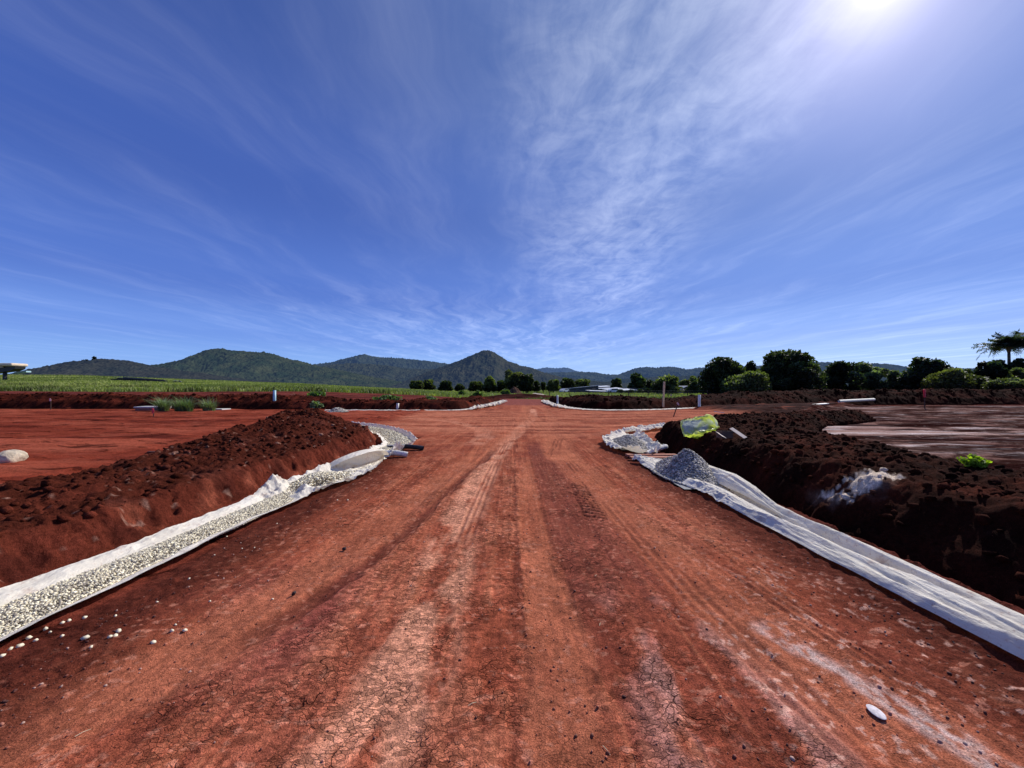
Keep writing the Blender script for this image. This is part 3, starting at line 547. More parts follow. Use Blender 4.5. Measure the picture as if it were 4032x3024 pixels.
# right, near: empty strip
def profR(S, T):
    near = ss(8.2, 5.6, S)
    e_ = .20 + .07 * np.sin(S * 1.9) + .04 * np.sin(S * 4.3 + 1); z = .0 + .070 * np.clip(T / e_, 0, 1) ** .8 - .075 * np.clip((T - e_) / (.68 - e_), 0, 1) + .075 * ss(.68, .9, T) - .06 * ss(.94, 1, T) + .02 * np.sin(T * 11 + S * .8 + np.sin(S * 1.7)) * ss(0, .2, T)
    w = .018 * np.sin(S * 1.3 + T * 5) + .012 * np.sin(S * 2.9 + T * 9)
    return z + w * np.sin(T * math.pi)
def crR(S, T): return .05 * np.exp(-((S - 6.0) / .5) ** 2) * ss(.5, .1, T) + .10 * ss(7.9, 8.7, S) * (1 - T)
oR = [(3.1, -.4), (3.0, .9), (2.93, 2.1), (2.90, 3.0), (2.87, 4.2), (2.84, 5.2), (2.78, 6.1), (2.66, 7.2), (2.58, 8.3)]
iR = [(3.48, -.4), (3.46, 1), (3.44, 2.4), (3.40, 3.3), (3.39, 4.2), (3.42, 5.2), (3.56, 6.4), (3.5, 7.7), (3.1, 8.35)]
_, VR = ribbon('geotextile_strip', oR, iR, profR, 680, 70, 8, 'long empty white geotextile strip with lengthwise folds along the right road edge', fold=.038, crump=crR, base=lambda x, y: .042 + 0 * x)
# a second loose fold laid over the strip beside the gravel pile
ribbon('geotextile_fold', [(3.26, 4.35), (3.24, 5.2), (3.25, 6.1), (3.27, 6.9)], [(3.32, 4.3), (3.46, 5.2), (3.62, 6.2), (3.6, 7.0)], lambda S, T: .045 + .05 * ss(0, 1, S) + .16 * np.sin(T * math.pi) ** .7 * ss(0, 1.6, S), 180, 40, 2, 'twisted bright white geotextile fold rising beside the grey gravel pile', fold=.035, edge=.05)
# right: crumpled sheet with small gravel heap, and one more behind
def crC(S, T): return .17 * (ss(.62, 1., T) + ss(.35, .0, T) * .8 + .5 * ss(.35, 0, S))
ribbon('geotextile_sheet', [(2.95, 8.95), (2.5, 9.9), (2.65, 11.2), (3.25, 12.6), (3.75, 13.3)], [(3.35, 8.9), (3.75, 9.7), (3.85, 10.8), (4.05, 11.8), (4.2, 12.6)], lambda S, T: .05 + .05 * np.sin(T * 9) * .4, 230, 90, 9, 'crumpled white geotextile sheet around the small grey gravel heap', fold=.03, crump=crC, edge=.07)
ribbon('geotextile_sheet', [(3.75, 13.5), (4.5, 14.3), (5.6, 15.3), (6.6, 16.0)], [(4.35, 12.9), (5.0, 13.9), (6.1, 14.8), (7.0, 15.5)], lambda S, T: .06 + 0 * S, 150, 60, 10, 'bright white geotextile sheet lying behind the crumpled one at the right corner', fold=.05, crump=lambda S, T: .11 + 0 * S, edge=.08)
# far strips along the cross street
def fars(name, o, i, lab, seed, cr): return ribbon(name, o, i, lambda S, T: .02 + .02 * np.sin(T * math.pi), 420, 14, seed, lab, fold=.04, crump=cr, edge=.2)
fars('geotextile_strip', [(-13.2, 27.0), (-9, 27.0), (-5.5, 26.9), (-3.2, 27.5), (-2.2, 30.0), (-1.2, 36), (-.55, 43)], [(-13.2, 27.4), (-9, 27.35), (-5.6, 27.3), (-3.6, 27.9), (-2.65, 30.6), (-1.8, 36.5), (-1.1, 43.4)], 'narrow white geotextile strip along the far left kerb line', 4, lambda S, T: .02 + .20 * ss(9.5, 12, S))
fars('geotextile_strip', [(3.35, 44), (3.3, 37), (3.5, 31.6), (4.6, 28.5), (6.4, 27.2), (9.5, 27.4), (14.6, 29.9)], [(4.0, 44), (3.9, 37), (4.0, 32.2), (5.0, 29.2), (6.6, 27.9), (9.4, 28.0), (14.4, 30.5)], 'narrow crumpled white geotextile strip along the far right kerb line', 7, lambda S, T: .02 + .17 * ss(18, 12, S))
o_, _ = ribbon('white_sheet', [(3.6, 61.6), (5.4, 61.2)], [(3.3, 62.6), (4.6, 62.6)], lambda S, T: .75 + 0 * S - .3 * T * 0 - .25 * S / 2, 30, 14, 3, 'small white sheet lying on the spoil heap beyond the far road', cat='sheet', fold=.12)

# ------------------------------------------------------------------ gravel
def gravel(name, pts, R, pal, seed, label=None, cat=None, kind='stuff', sub=ICO1):
    rng = np.random.default_rng(seed); n = len(pts); v, f, k = rocks(pts, R, rng, sub, .6, .22)
    c = np.array(pal)[rng.integers(0, len(pal), n)] * rng.uniform(.7, 1.2, (n, 1)); return tag(mesh(name, v, f, M_stone, np.repeat(c, k, 0), smooth=False), label, cat, kind=kind)
PALE = [(.80, .72, .50), (.92, .84, .62), (.70, .61, .42), (.50, .43, .31), (.27, .23, .18), (.86, .77, .55)]
GREY = [(.32, .285, .23), (.54, .48, .39), (.20, .18, .15), (.74, .66, .54), (.42, .375, .305)]
rng = np.random.default_rng(5)
n = 34000; s = .6 + 5.0 * rng.random(n) ** .9; t = np.clip(rng.normal(.45, .19, n), .13, .84) + .05 * np.sin(s * 2.4)
xo = np.interp(s, [0.6, 1.2, 2.4, 3.5, 4.6, 5.8], [-3.3, -3.22, -3.12, -3.06, -3.04, -2.96]); xi_ = np.interp(s, [.6, 2.9, 3.7, 4.4, 5.2, 6], [-3.84, -3.80, -3.70, -3.66, -3.62, -3.62])
px = xo * (1 - t) + xi_ * t; hp = .055 * np.exp(-((t - .45) / .24) ** 2); R = rng.uniform(.005, .0105, n) * rng.choice([1, 1, 1, 1.4], n)
gravel('gravel', np.stack([px, s, .02 + hp * rng.random(n) ** .4 + .012], -1), R, PALE, 5)
n = 1500; s = rng.normal(6.4, .26, n); px = -3.22 + .30 * (s - 6.3) + rng.normal(0, .13, n); r2 = ((s - 6.35) / .55) ** 2 + ((px + 3.22) / .34) ** 2
gravel('gravel', np.stack([px, s, .05 + .14 * np.exp(-r2) * rng.random(n) ** .3], -1), rng.uniform(.013, .024, n), PALE, 6)
n = 9000; sp = np.array(curve(oB, 12)); ip = np.array(curve(iB, 12)); q = rng.random(n); a = (.10 + .87 * q) * (len(sp) - 1); i0 = a.astype(int); fr = (a - i0)[:, None]; j0 = np.minimum(i0 + 1, len(sp) - 1)
O_ = sp[i0] * (1 - fr) + sp[j0] * fr; I_ = ip[i0] * (1 - fr) + ip[j0] * fr; t = np.clip(rng.normal(.45, .22, n), .10, .86)[:, None]; xy = O_ * (1 - t) + I_ * t
gravel('gravel', np.c_[xy, .045 + .05 * rng.random(n) * np.exp(-((t[:, 0] - .45) / .3) ** 2)], rng.uniform(.013, .026, n), PALE, 7)
def pile(name, label, cx, cy, rx, ry, h, n, rr, seed, zb=.03):
    rng = np.random.default_rng(seed); a = rng.random(n) * 2 * math.pi; r = np.sqrt(rng.random(n)) * 1.12; x = cx + r * np.cos(a) * rx; y = cy + r * np.sin(a) * ry
    f_ = lambda X_, Y_: h * np.clip(1 - np.hypot((X_ - cx) / rx, (Y_ - cy) / ry) ** 1.15, 0, 1) * (1 + .35 * fbm(X_ * 3.5, Y_ * 3.5, 4, seed))
    z = f_(x, y) + zb; R = rng.uniform(*rr, n)
    v, f, k = rocks(np.c_[x, y, z], R, rng, ICO1, .6, .2); c = np.repeat(np.array(GREY)[rng.integers(0, 5, n)] * rng.uniform(.7, 1.2, (n, 1)), k, 0)
    g = np.linspace(-1, 1, 30); X_, Y_ = np.meshgrid(cx + g * rx, cy + g * ry); Z_ = f_(X_, Y_) + zb - .012; q = gridfaces(30, 30); q = np.concatenate([q[:, [0, 1, 2]], q[:, [0, 2, 3]]])
    return tag(mesh(name, np.concatenate([v, np.stack([X_, Y_, Z_], -1).reshape(-1, 3)]), np.concatenate([f, q + len(v)]).astype(np.int32), M_stone, np.concatenate([c, np.full((900, 3), .22)]), smooth=False, recentre=True), label, 'gravel pile')
pile('gravel_pile', 'grey gravel pile heaped on the white strip beside the muddy planks', 3.14, 6.95, .48, 1.0, .40, 7000, (.009, .026), 21, .05)
pile('gravel_pile', 'smaller grey gravel heap sunk in the crumpled white sheet', 3.2, 10.6, .45, .95, .26, 4500, (.012, .024), 22, .06)
pile('gravel_pile', 'little pale gravel cone at the left end of the far white strip', *P(338, 412)[:2], .62, .5, .30, 1300, (.025, .05), 23)
# loose stones, each its own thing (pixels of a 2212 wide view)
sm = ((405, 1358, .021), (376, 1361, .017), (337, 1383, .018), (262, 1362, .019), (255, 1374, .022), (243, 1379, .019), (384, 1348, .011), (190, 1376, .02), (203, 1399, .014), (140, 1371, .015), (188, 1329, .017), (255, 1329, .013), (140, 1338, .018), (84, 1374, .017), (68, 1370, .017), (52, 1383, .022), (30, 1390, .017), (12, 1411, .019), (344, 1303, .009), (457, 1297, .012), (592, 1288, .012), (412, 1250, .010), (105, 1352, .022), (115, 1360, .016), (466, 1200, .010), (552, 1183, .010), (1184, 1400, .0), (492, 1151, .010), (155, 1332, .016), (600, 1130, .011), (730, 1082, .014), (752, 1080, .014), (525, 1182, .009))
where = {(337, 1383): 'loose white stone standing alone to the right of the trio on the red road', (592, 1288): 'tiny white stone farthest out on the red road, beside a dark clod', (405, 1358): 'bright white stone at the right end of the scattered stones'}
for (a, b, r) in sm:
    if r <= 0: continue
    x, y, _ = P(a * .4629, b * .4629); rr = np.random.default_rng(a); v, f, k = rocks(np.array([[x, y, zat(x, y) + r * .25]]), [r * .92], rr, ICO1, .6, .28)
    tag(mesh('stone', v, f, M_stone, np.repeat([[.80, .70, .50]], k, 0), recentre=True, smooth=False), where.get((a, b), 'small white stone lying loose on red dirt beside the left white strip'), 'stone', 'loose white stones by the left strip')
x, y, _ = P(873, 709); v, f, k = rocks(np.array([[x, y, .0]]), [.030], np.random.default_rng(3), ICO3, .95, .03)
v[:, 2] *= .16; v[:, 1] = (v[:, 1] - y) * 1.5 + y; tag(mesh('stone', v, f, M_stone, np.repeat([[.62, .56, .56]], k, 0), recentre=True), 'flat oval pale stone pressed into the road beside the clay streak', 'stone')
for a, b, r in ((637, 1281, .02), (745, 1185, .02), (1283, 1001 + 40, .0)):
    if r: x, y, _ = P(a * .4629, b * .4629); v, f, k = rocks(np.array([[x, y, .005]]), [r], np.random.default_rng(a), ICO2, .6, .2); tag(mesh('clod', v, f, M_stone, np.repeat([[.03, .012, .01]], k, 0), recentre=True, smooth=False), 'dark clod on the red road %s' % ('beside the farthest tiny white stone' if a == 637 else 'midway between left strip and rut'), 'clod')
for i, (u, v, L_, a_, lab) in enumerate(((468.5, 704, .045, .5, 'short straw stalk on the cracked clay, centre foreground'), (602, 738, .05, -1.1, 'thin straw stalk on the greyish clay at the bottom right of centre'), (79, 733, .05, .9, 'straw stalk lying on the plain red soil at the lower left'), (594.5, 576, .03, .8, 'tiny pale straw on the purple-brown band'), (599, 623, .035, 1.2, 'pale straw stalk left of the clay streak'))):
    x, y, _ = P(u, v); m = MB(); m.tube([(x, y, zat(x, y) + .004), (x + L_ * math.cos(a_) * .5, y + L_ * math.sin(a_) * .5, zat(x, y) + .008), (x + L_ * math.cos(a_), y + L_ * math.sin(a_), zat(x, y) + .004)], [.0016, .0014, .0010], 6); tag(m.build('straw', M_straw), lab, 'straw')
# crumbs of soil and grit over the road: uncountable
n = 16000; y = 1.3 + 9 * rng.random(n) ** 1.6; x = rng.uniform(-2.9, 2.9, n); kp = rng.random(n) < (.25 + .75 * ss(1.6, 2.6, np.abs(x)) + .3 * (np.abs(x - .25) < .2)); x, y = x[kp], y[kp]; n = len(x)
Zc, Cc, _, _ = terrain(x[None], y[None]); R = .0022 + .009 * rng.random(n) ** 5
v, f, k = rocks(np.c_[x, y, Zc[0] + R * .3], R, rng, ICO1, .6, .25); tone = rng.random((n, 1)); cc = np.where(tone > .90, np.array([[.42, .26, .20]]), Cc[0] * rng.uniform(.45, 1.35, (n, 1)))
tag(mesh('soil_crumbs', v, f, M_stone, np.repeat(cc, k, 0), smooth=False), kind='stuff')
n = 260; y = rng.uniform(1.5, 9, n); x = rng.uniform(3.72, 4.2, n); v, f, k = rocks(np.c_[x, y, -.36 + 0 * x], rng.uniform(.006, .014, n), rng); tag(mesh('trench_gravel', v, f, M_stone, np.repeat(np.full((n, 3), .5), k, 0), smooth=False), kind='stuff')

# ------------------------------------------------------------------ pipes, planks, posts
def along(a, b, n, bend=(0, 0, 0)): return [tuple(a[i] * (1 - t) + b[i] * t + bend[i] * math.sin(t * math.pi) for i in range(3)) for t in np.linspace(0, 1, n)]
t = empty('drain_pipe', (-2.7, 9.7, .07), 'dark corrugated drain pipe poking out of the white sheet onto the road', 'pipe')
m = MB(); L = along((-.45, .1, .02), (.44, .12, -.005), 90, (0, .02, .03)); m.tube(L, [.054 + .004 * (k % 2) for k in range(90)], 18, False); m.tube(L, .046, 18, False); m.build('pipe_body', M_dark, t, True)
m = MB(); m.tube(along((-.47, .09, .055), (.0, .115, .06), 8), .03, 8, jit=.2); m.build('sock', M_sock, t, True)
t = empty('drain_pipe', (-2.68, 8.85, .07), 'pale sock-wrapped drain pipe nearest the camera at the left corner', 'pipe')
m = MB(); m.pipe(along((-.32, -.06, .03), (.27, .02, -.005), 24, (0, .01, .03)), .06, .014, 18); m.build('pipe_body', M_sock, t, True)
m = MB(); m.tube(along((.25, .018, 0), (.262, .02, 0), 2), .044, 16); m.build('bore', M_dark, t)  # dark plug in the pipe end, stands for the shade inside
t = empty('drain_pipe', (3.42, 9.3, .06), 'grey sock-wrapped drain pipe sticking out over the dark trench on the right', 'pipe')
m = MB(); m.pipe(along((-.32, -.35, 0), (.40, .25, .09), 20, (0, 0, .02)), .055, .012, 16); m.build('pipe_body', M_sock, t, True)
m = MB(); m.tube(along((.375, .229, .086), (.388, .24, .0875), 2), .04, 12); m.build('bore', M_dark, t)  # solid dark disc standing for the shaded inside of the pipe
for k, (yy_, lab) in enumerate(((8.85, 'muddy orange plank across the trench, farther of the two'), (8.52, 'muddy orange plank across the trench, nearer the gravel pile'))):
    m = MB(); m.box((3.2, yy_, .06), (1.15, .17, .04), rz=.02 - .04 * k, ry=.0, jit=.004); tag(m.build('plank', M_plank), lab, 'plank', 'planks laid across the right trench')
m = MB(); m.box((-8.55, 9.46, .03), (.75, .06, .03), rz=.03); tag(m.build('plank', M_peg), 'thin dark plank lying on the red lot behind the left earth bank', 'plank')
def riser(u, v0, v1, Yd, r, mat, lab, tilt=0, cap=False):
    a = PY(u, v1, Yd); b = PY(u + tilt, v0, Yd); m = MB(); m.pipe([(0, 0, -.35), (0, 0, 0), (b[0] - a[0], 0, b[2] - a[2])], r, .012, 16)
    o = mesh('standpipe', [(p[0] + a[0], p[1] + a[1], p[2] + a[2]) for p in m.v], m.f, mat, smooth=False, recentre=True); o.data.polygons.foreach_set('use_smooth', [True] * len(o.data.polygons)); return tag(o, lab, 'standpipe', 'plastic pipes standing in the earth')
riser(274.6, 390.2, 401.5, 29.4, .105, M_pvcb, 'tall pale blue plastic pipe standing on the far left earth bank')
riser(397.6, 403.2, 408, 28.0, .095, M_pvcw, 'short white plastic pipe low in the far left bank near the bushes', .3)
riser(557.6, 395.2, 399.5, 32.5, .075, M_pvcg, 'short grey-blue plastic pipe at the road end of the far right bank', -.3)
riser(699.2, 394.8, 402, 29.8, .10, M_pvcw, 'short white plastic pipe standing right of the tall timber post', .2)
m = MB(); a = PY(663, 402.8, 29.9); b = PY(664.3, 381.6, 29.9); m.box(((a[0] + b[0]) / 2, 29.9, (a[2] + b[2]) / 2 - .2), (.14, .09, b[2] - a[2] + .4), ry=.05); tag(m.build('timber_post', M_wood), 'tall pale timber post standing on the far right earth bank', 'post')
def stake(u, v0, v1, Yd, lab, mat, tape=None, lean=0, w=.045, frac=.35, tw=1.5):
    a = PY(u, v1, Yd); b = PY(u + lean, v0, Yd); t = empty('survey_stake', a, lab, 'stake'); L = b[2] - a[2]; dx = b[0] - a[0]
    m = MB(); m.box((dx * .5, 0, L * .5 - .05), (w, w * .6, L + .1), ry=math.atan2(dx, L), taper=.9); m.build('stick', mat, t)
    if tape:
        m = MB(); z1 = L * (1 - frac)
        for q in range(3): m.box((dx * (1 - frac / 2) + (q - 1) * w * .5, -.03 - .01 * q, L * (1 - frac / 2) - .03 * q), (w * tw, .02, L * frac * (1 - .15 * q)), ry=.08 * (q - 1), rz=.3 * q)
        m.build('tape', tape, t)
    return t
stake(51, 398.5, 409.2, 28.4, 'dark stake with faded pink tape before the far left bank', M_peg, M_pinkp, 0, .05, .2)
stake(154, 408, 417, 21.2, 'short stake with pink tape standing on the red left lot', M_peg, M_pink, -.3, .04, .55, 2)
stake(924.5, 389.2, 408.5, 30.5, 'tall stake with bright pink tape on the wet clay lot', M_peg, M_pink, -.2, .06, .42, 3)
stake(673.6, 402.4, 414.6, 13.9, 'thin dark stake leaning right at the road end of the right bank', M_peg, M_pinkp, 4.2, .03, .12)
stake(671, 394.2, 400.5, 46, 'small reddish stake standing right of the tall timber post', M_peg, M_pinkp, 0, .07, .2)
a, b = PY(839, 401.2, 35.6), PY(874, 399.4, 36.4); m = MB(); m.pipe([a, b], .12, .02, 16); tag(m.build('white_pipe', M_pvcw, None, True), 'long white pipe lying on the far right earth bank', 'pipe')
a, b = PY(803, 405.4, 31.5), PY(825, 403.6, 32.5); m = MB(); m.box(((a[0] + b[0]) / 2, 32, (a[2] + b[2]) / 2), (b[0] - a[0], .35, .06), rz=.2, ry=-.06, jit=.02); tag(m.build('white_board', M_pvcw), 'flat white board on the dark bank left of the long white pipe', 'board')
a, b = PY(715, 411.2, 13.4), PY(723, 413, 13.0); m = MB(); m.box(((a[0] + b[0]) / 2, 13.2, (a[2] + b[2]) / 2), (.33, .03, .02), ry=.12); tag(m.build('white_peg', M_pvcw), 'thin pale peg lying on the dark bank behind the yellow-green bag', 'peg')
def slab(u0, u1, v, Yd, h, lab):
    a = PY(u0, v, Yd); b = PY(u1, v, Yd); t = empty('pit_slab', ((a[0] + b[0]) / 2, Yd + .4, a[2] - h), lab, 'concrete slab', 'pale slabs of unfinished drain pits')
    MB().box((0, 0, h - .05), (b[0] - a[0], .9, .1), jit=.01).build('top_slab', M_conc, t); MB().box((0, .03, (h - .1) / 2 - .1), (b[0] - a[0] - .06, .8, h + .09), jit=.01).build('base', M_brickc, t)
slab(134.5, 161, 406.6, 27.3, .36, 'pale concrete pit slab left of the three grass tufts')
slab(209, 222.5, 409, 27.6, .16, 'low pale concrete slab just right of the three grass tufts')
slab(431, 454, 402.8, 35.5, .3, 'pale concrete slab lying behind the far left bank by the shrubs')

# ------------------------------------------------------------------ bag and box on the right bank
def bag():
    zb = zbank(4.85, 10.1, argR); cx, cy = 4.72, 9.75; n, k = 90, 46; a = np.linspace(0, 2 * math.pi, n); s = np.linspace(0, 1, k); A, S = np.meshgrid(a, s)
    # open sack lying with its mouth tipped towards the road: bottom gathered, rim crumpled
    W = .05 + .35 * ss(0, .65, S) ** .8 + .05 * S; D = .03 + .12 * ss(0, .6, S); x = np.cos(A) * W * (1 + .12 * fbm(A * 1.2, S * 3, 3, 2)); y = np.sin(A) * D * (1 + .3 * fbm(A * 1.7, S * 3, 3, 3)); back = ss(-.2, .7, np.sin(A))
    z = S * (.20 + .32 * back) + .05 * fbm(A * 1.5, S * 3 + 1, 4, 4) * S + .04 * ridge(A * 1.4, S * 2.4, 3, 5) * S; z += .10 * np.cos(A) * S
    cr_ = ridge(A * 2.6 + S * 2, S * 5 + A, 4, 6); y = y + .22 * S * back - .04 + .05 * cr_ * S; x = x + .05 * S + .03 * fbm(A * 3, S * 6, 3, 1) * S; z = z + .035 * cr_ * S
    V_ = np.stack([cx + x, cy + y, zb * .62 + z], -1); c = np.empty(A.shape + (3,), np.float32); c[:] = (.62, .74, .10)
    c = mixc(c, (.52, .58, .62), ss(.0, .35, fbm(A * .9, S * 2, 3, 6) + .35 * back * (S < .8) + .1) * .85); c = mixc(c, (.72, .86, .06), ss(.45, .2, S) * ss(.3, -.3, np.sin(A))); c = mixc(c, (.80, .86, .34), ss(.86, .98, S))
    m, nt, b = newmat('bag_plastic'); N_ = N(nt); cc = N_.attr('Col'); nt.links.new(cc, b.inputs['Base Color']); N_.put(b, 'Roughness', .35); nt.links.new(N_.bump(N_.noise(N_.obj(), 9, 4), .03), b.inputs['Normal'])
    t = N_.node('ShaderNodeBsdfTranslucent'); nt.links.new(cc, t.inputs[0]); mx = N_.node('ShaderNodeMixShader'); N_.put(mx, 0, .5); nt.links.new(b.outputs[0], mx.inputs[1]); nt.links.new(t.outputs[0], mx.inputs[2]); nt.links.new(mx.outputs[0], [q for q in nt.nodes if q.type == 'OUTPUT_MATERIAL'][0].inputs[0])
    tag(mesh('plastic_bag', V_, gridfaces(n, k), m, c.reshape(-1, 3), recentre=True), 'crumpled yellow-green plastic bag lying open on the dark right bank', 'plastic bag')
bag()
zb = max(zbank(4.82, 8.75, argR), zbank(4.7, 8.6, argR)); print('box z', zb)
t = empty('cardboard_box', (4.72, 8.55, max(zb - .06, .5)), 'open cardboard box with two pale flaps right of the yellow-green bag', 'cardboard box', rz=.12)
m = MB()
for c_, d_ in (((0, -.10, .07), (.26, .006, .15)), ((0, .10, .07), (.26, .006, .15)), ((-.13, 0, .07), (.006, .194, .15)), ((.13, 0, .07), (.006, .194, .15)), ((0, 0, 0), (.25, .19, .006))): m.box(c_, d_)
m.build('carton', M_cardd, t)
MB().box((-.19, -.15, .08), (.16, .006, .20), ry=.35, rx=-1.1, rz=.35).build('flap', M_card, t); MB().box((.20, -.17, .12), (.105, .006, .36), ry=-.22, rx=-1.02, rz=.3).build('flap', M_card, t)
# boulder at the left edge
rr = np.random.default_rng(9); bv, bf = ico(4); nn = bv * (1 + .16 * fbm(bv[:, 0] * 1.6 + 5, bv[:, 1] * 1.6 + bv[:, 2], 4, 2)[:, None] + .05 * fbm(bv[:, 0] * 6, bv[:, 2] * 6 + bv[:, 1] * 3, 3, 3)[:, None])
a = P(3, 464.5); tag(mesh('boulder', nn * (.22, .25, .17) + np.array([a[0] - .14, a[1] + .25, .10]), bf, M_rock, recentre=True), 'cream boulder resting on the red lot at the left edge', 'boulder')

# ------------------------------------------------------------------ vegetation
def leaves(C_, S_, rng, up=.3):
    n = len(C_); d = rng.normal(size=(n, 3)); d[:, 2] += up; d /= np.linalg.norm(d, axis=1)[:, None]; e = np.cross(d, rng.normal(size=(n, 3))); e /= np.linalg.norm(e, axis=1)[:, None]; g = np.cross(d, e)
    S_ = np.asarray(S_)[:, None]; e = e * S_; g = g * S_ * .6
    V_ = np.stack([C_ - e, C_ - g * .9, C_ + e, C_ + g], 1).reshape(-1, 3); return V_, np.arange(4 * n, dtype=np.int32).reshape(-1, 4)
def tree(name, label, u0, u1, vt, vb, Yd, colr, seed, n=4200, leaf=None, shape='dome', grp=None, loose=0., hide=None, trunk=True, tip=1.6):
    rng = np.random.default_rng(seed); a = PY((u0 + u1) / 2, vb, Yd); W = (u1 - u0) / F * Yd / 2; Ht = (vb - vt) / F * Yd; leaf = leaf or .55 * Yd / F * 2.4
    t = empty(name, (a[0], Yd, a[2]), label, 'shrub' if 'shrub' in name else 'tree', grp)
    lob = []; K = {'dome': 16, 'low': 12, 'tall': 9, 'open': 18}[shape]
    for k in range(K):
        th = rng.random() * 2 * math.pi; q = rng.random() ** .6
        if shape == 'tall': rel = (q * .25 * math.cos(th), q * .25 * math.sin(th), .30 + .6 * k / K); r = (.55 * W, .55 * W, .16 * Ht)
        else:
            zz = rng.uniform(.12, .88); lim = math.sqrt(max(.05, 1 - max(0, (zz - .35) / .65) ** 2)); rad = q * lim * rng.uniform(.62, .86)
            rel = (rad * math.cos(th), rad * math.sin(th), zz); s_ = rng.uniform(.24, .40) if shape != 'open' else rng.uniform(.18, .32); r = (s_ * W, s_ * W, s_ * .5 * Ht)
            if rel[2] + r[2] / Ht > .99: rel = (rel[0], rel[1], .99 - r[2] / Ht)
        lob.append((rel[0] * W, rel[1] * W, rel[2] * Ht, *r))
    if shape == 'dome': lob.append((rng.uniform(-.08, .08) * W, 0, .50 * Ht, .70 * W, .70 * W, .42 * Ht)); lob.append((rng.uniform(-.2, .2) * W, 0, .22 * Ht, 1.02 * W, .6 * W, .25 * Ht))
    if shape == 'low': lob.append((0, 0, .42 * Ht, .8 * W, .8 * W, .42 * Ht))
    lob = np.array(lob); ar = lob[:, 3] * lob[:, 5]; idx = rng.choice(len(lob), n, p=ar / ar.sum()); d = rng.normal(size=(n, 3)); d /= np.linalg.norm(d, axis=1)[:, None]
    L = lob[idx]; rad = (rng.uniform(.74, 1.12 + loose, n))[:, None]; Cc = L[:, :3] + d * L[:, 3:] * rad; kp = Cc[:, 2] > .03 * Ht; Cc, d, idx = Cc[kp], d[kp], idx[kp]
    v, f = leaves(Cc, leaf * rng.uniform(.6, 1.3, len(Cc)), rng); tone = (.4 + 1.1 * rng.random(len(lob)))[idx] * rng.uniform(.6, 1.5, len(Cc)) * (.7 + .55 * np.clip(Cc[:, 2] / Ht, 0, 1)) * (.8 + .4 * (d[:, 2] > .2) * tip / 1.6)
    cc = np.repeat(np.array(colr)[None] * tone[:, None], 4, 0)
    # added dark core in each lobe, stops light passing through the crown
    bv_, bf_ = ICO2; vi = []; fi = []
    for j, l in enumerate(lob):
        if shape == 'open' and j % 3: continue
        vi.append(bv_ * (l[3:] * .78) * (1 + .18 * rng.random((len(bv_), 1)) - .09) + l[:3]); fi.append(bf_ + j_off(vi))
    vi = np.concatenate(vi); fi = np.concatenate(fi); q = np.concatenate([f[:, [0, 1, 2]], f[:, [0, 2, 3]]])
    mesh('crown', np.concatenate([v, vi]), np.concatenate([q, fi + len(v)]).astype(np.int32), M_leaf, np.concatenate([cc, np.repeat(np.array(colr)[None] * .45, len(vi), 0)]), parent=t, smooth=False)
    if trunk:
        m = MB(); r0 = max(.07, .045 * Ht); m.tube([(0, 0, -.8), (0, 0, 0), (.05 * W, 0, .3 * Ht), (.08 * W, .05, .7 * Ht)], [r0 * 1.2, r0, r0 * .7, r0 * .25], 8)
        for k in range(4):
            l = lob[rng.integers(len(lob))]; m.tube([(.03 * W, 0, .25 * Ht), (l[0] * .5, l[1] * .5, l[2] * .75), tuple(l[:3])], [r0 * .45, r0 * .3, r0 * .1], 6)
        m.build('trunk', M_bark, t, True)
    return t
def j_off(vi): return sum(len(q) for q in vi[:-1])
DK = (.034, .044, .017); MG = (.075, .088, .032); OL = (.085, .090, .034); LT = (.14, .15, .07); GR = (.10, .12, .068)
RT = 'trees beyond the right-hand lot'
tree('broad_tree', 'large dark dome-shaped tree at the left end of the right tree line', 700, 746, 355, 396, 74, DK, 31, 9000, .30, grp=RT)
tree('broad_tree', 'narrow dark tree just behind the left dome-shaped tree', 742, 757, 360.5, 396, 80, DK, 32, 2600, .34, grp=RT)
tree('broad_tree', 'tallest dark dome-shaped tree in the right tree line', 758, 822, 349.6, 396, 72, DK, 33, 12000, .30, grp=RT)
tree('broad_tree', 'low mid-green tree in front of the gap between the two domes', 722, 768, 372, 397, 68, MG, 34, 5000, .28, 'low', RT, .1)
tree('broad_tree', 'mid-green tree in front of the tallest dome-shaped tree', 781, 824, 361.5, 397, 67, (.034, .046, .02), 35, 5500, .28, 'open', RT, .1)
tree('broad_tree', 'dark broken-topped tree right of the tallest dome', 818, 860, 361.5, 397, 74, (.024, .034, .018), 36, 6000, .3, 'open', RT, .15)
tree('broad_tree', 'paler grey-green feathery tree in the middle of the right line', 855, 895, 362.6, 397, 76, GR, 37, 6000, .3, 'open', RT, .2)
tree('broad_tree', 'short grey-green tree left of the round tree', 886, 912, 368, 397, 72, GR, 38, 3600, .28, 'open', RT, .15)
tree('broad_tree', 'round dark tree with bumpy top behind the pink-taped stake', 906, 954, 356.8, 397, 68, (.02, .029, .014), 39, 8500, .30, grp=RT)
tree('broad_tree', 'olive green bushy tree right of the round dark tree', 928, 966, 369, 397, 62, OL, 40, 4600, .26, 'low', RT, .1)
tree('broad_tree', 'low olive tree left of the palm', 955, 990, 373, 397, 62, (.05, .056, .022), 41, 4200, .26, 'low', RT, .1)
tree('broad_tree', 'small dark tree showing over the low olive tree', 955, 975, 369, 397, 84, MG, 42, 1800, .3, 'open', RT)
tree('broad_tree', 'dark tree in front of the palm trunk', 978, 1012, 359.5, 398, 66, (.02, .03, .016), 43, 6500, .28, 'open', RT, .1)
tree('broad_tree', 'dark tree right of the palm trunk', 1002, 1026, 358, 398, 70, (.022, .032, .018), 44, 4000, .28, 'open', RT, .1)
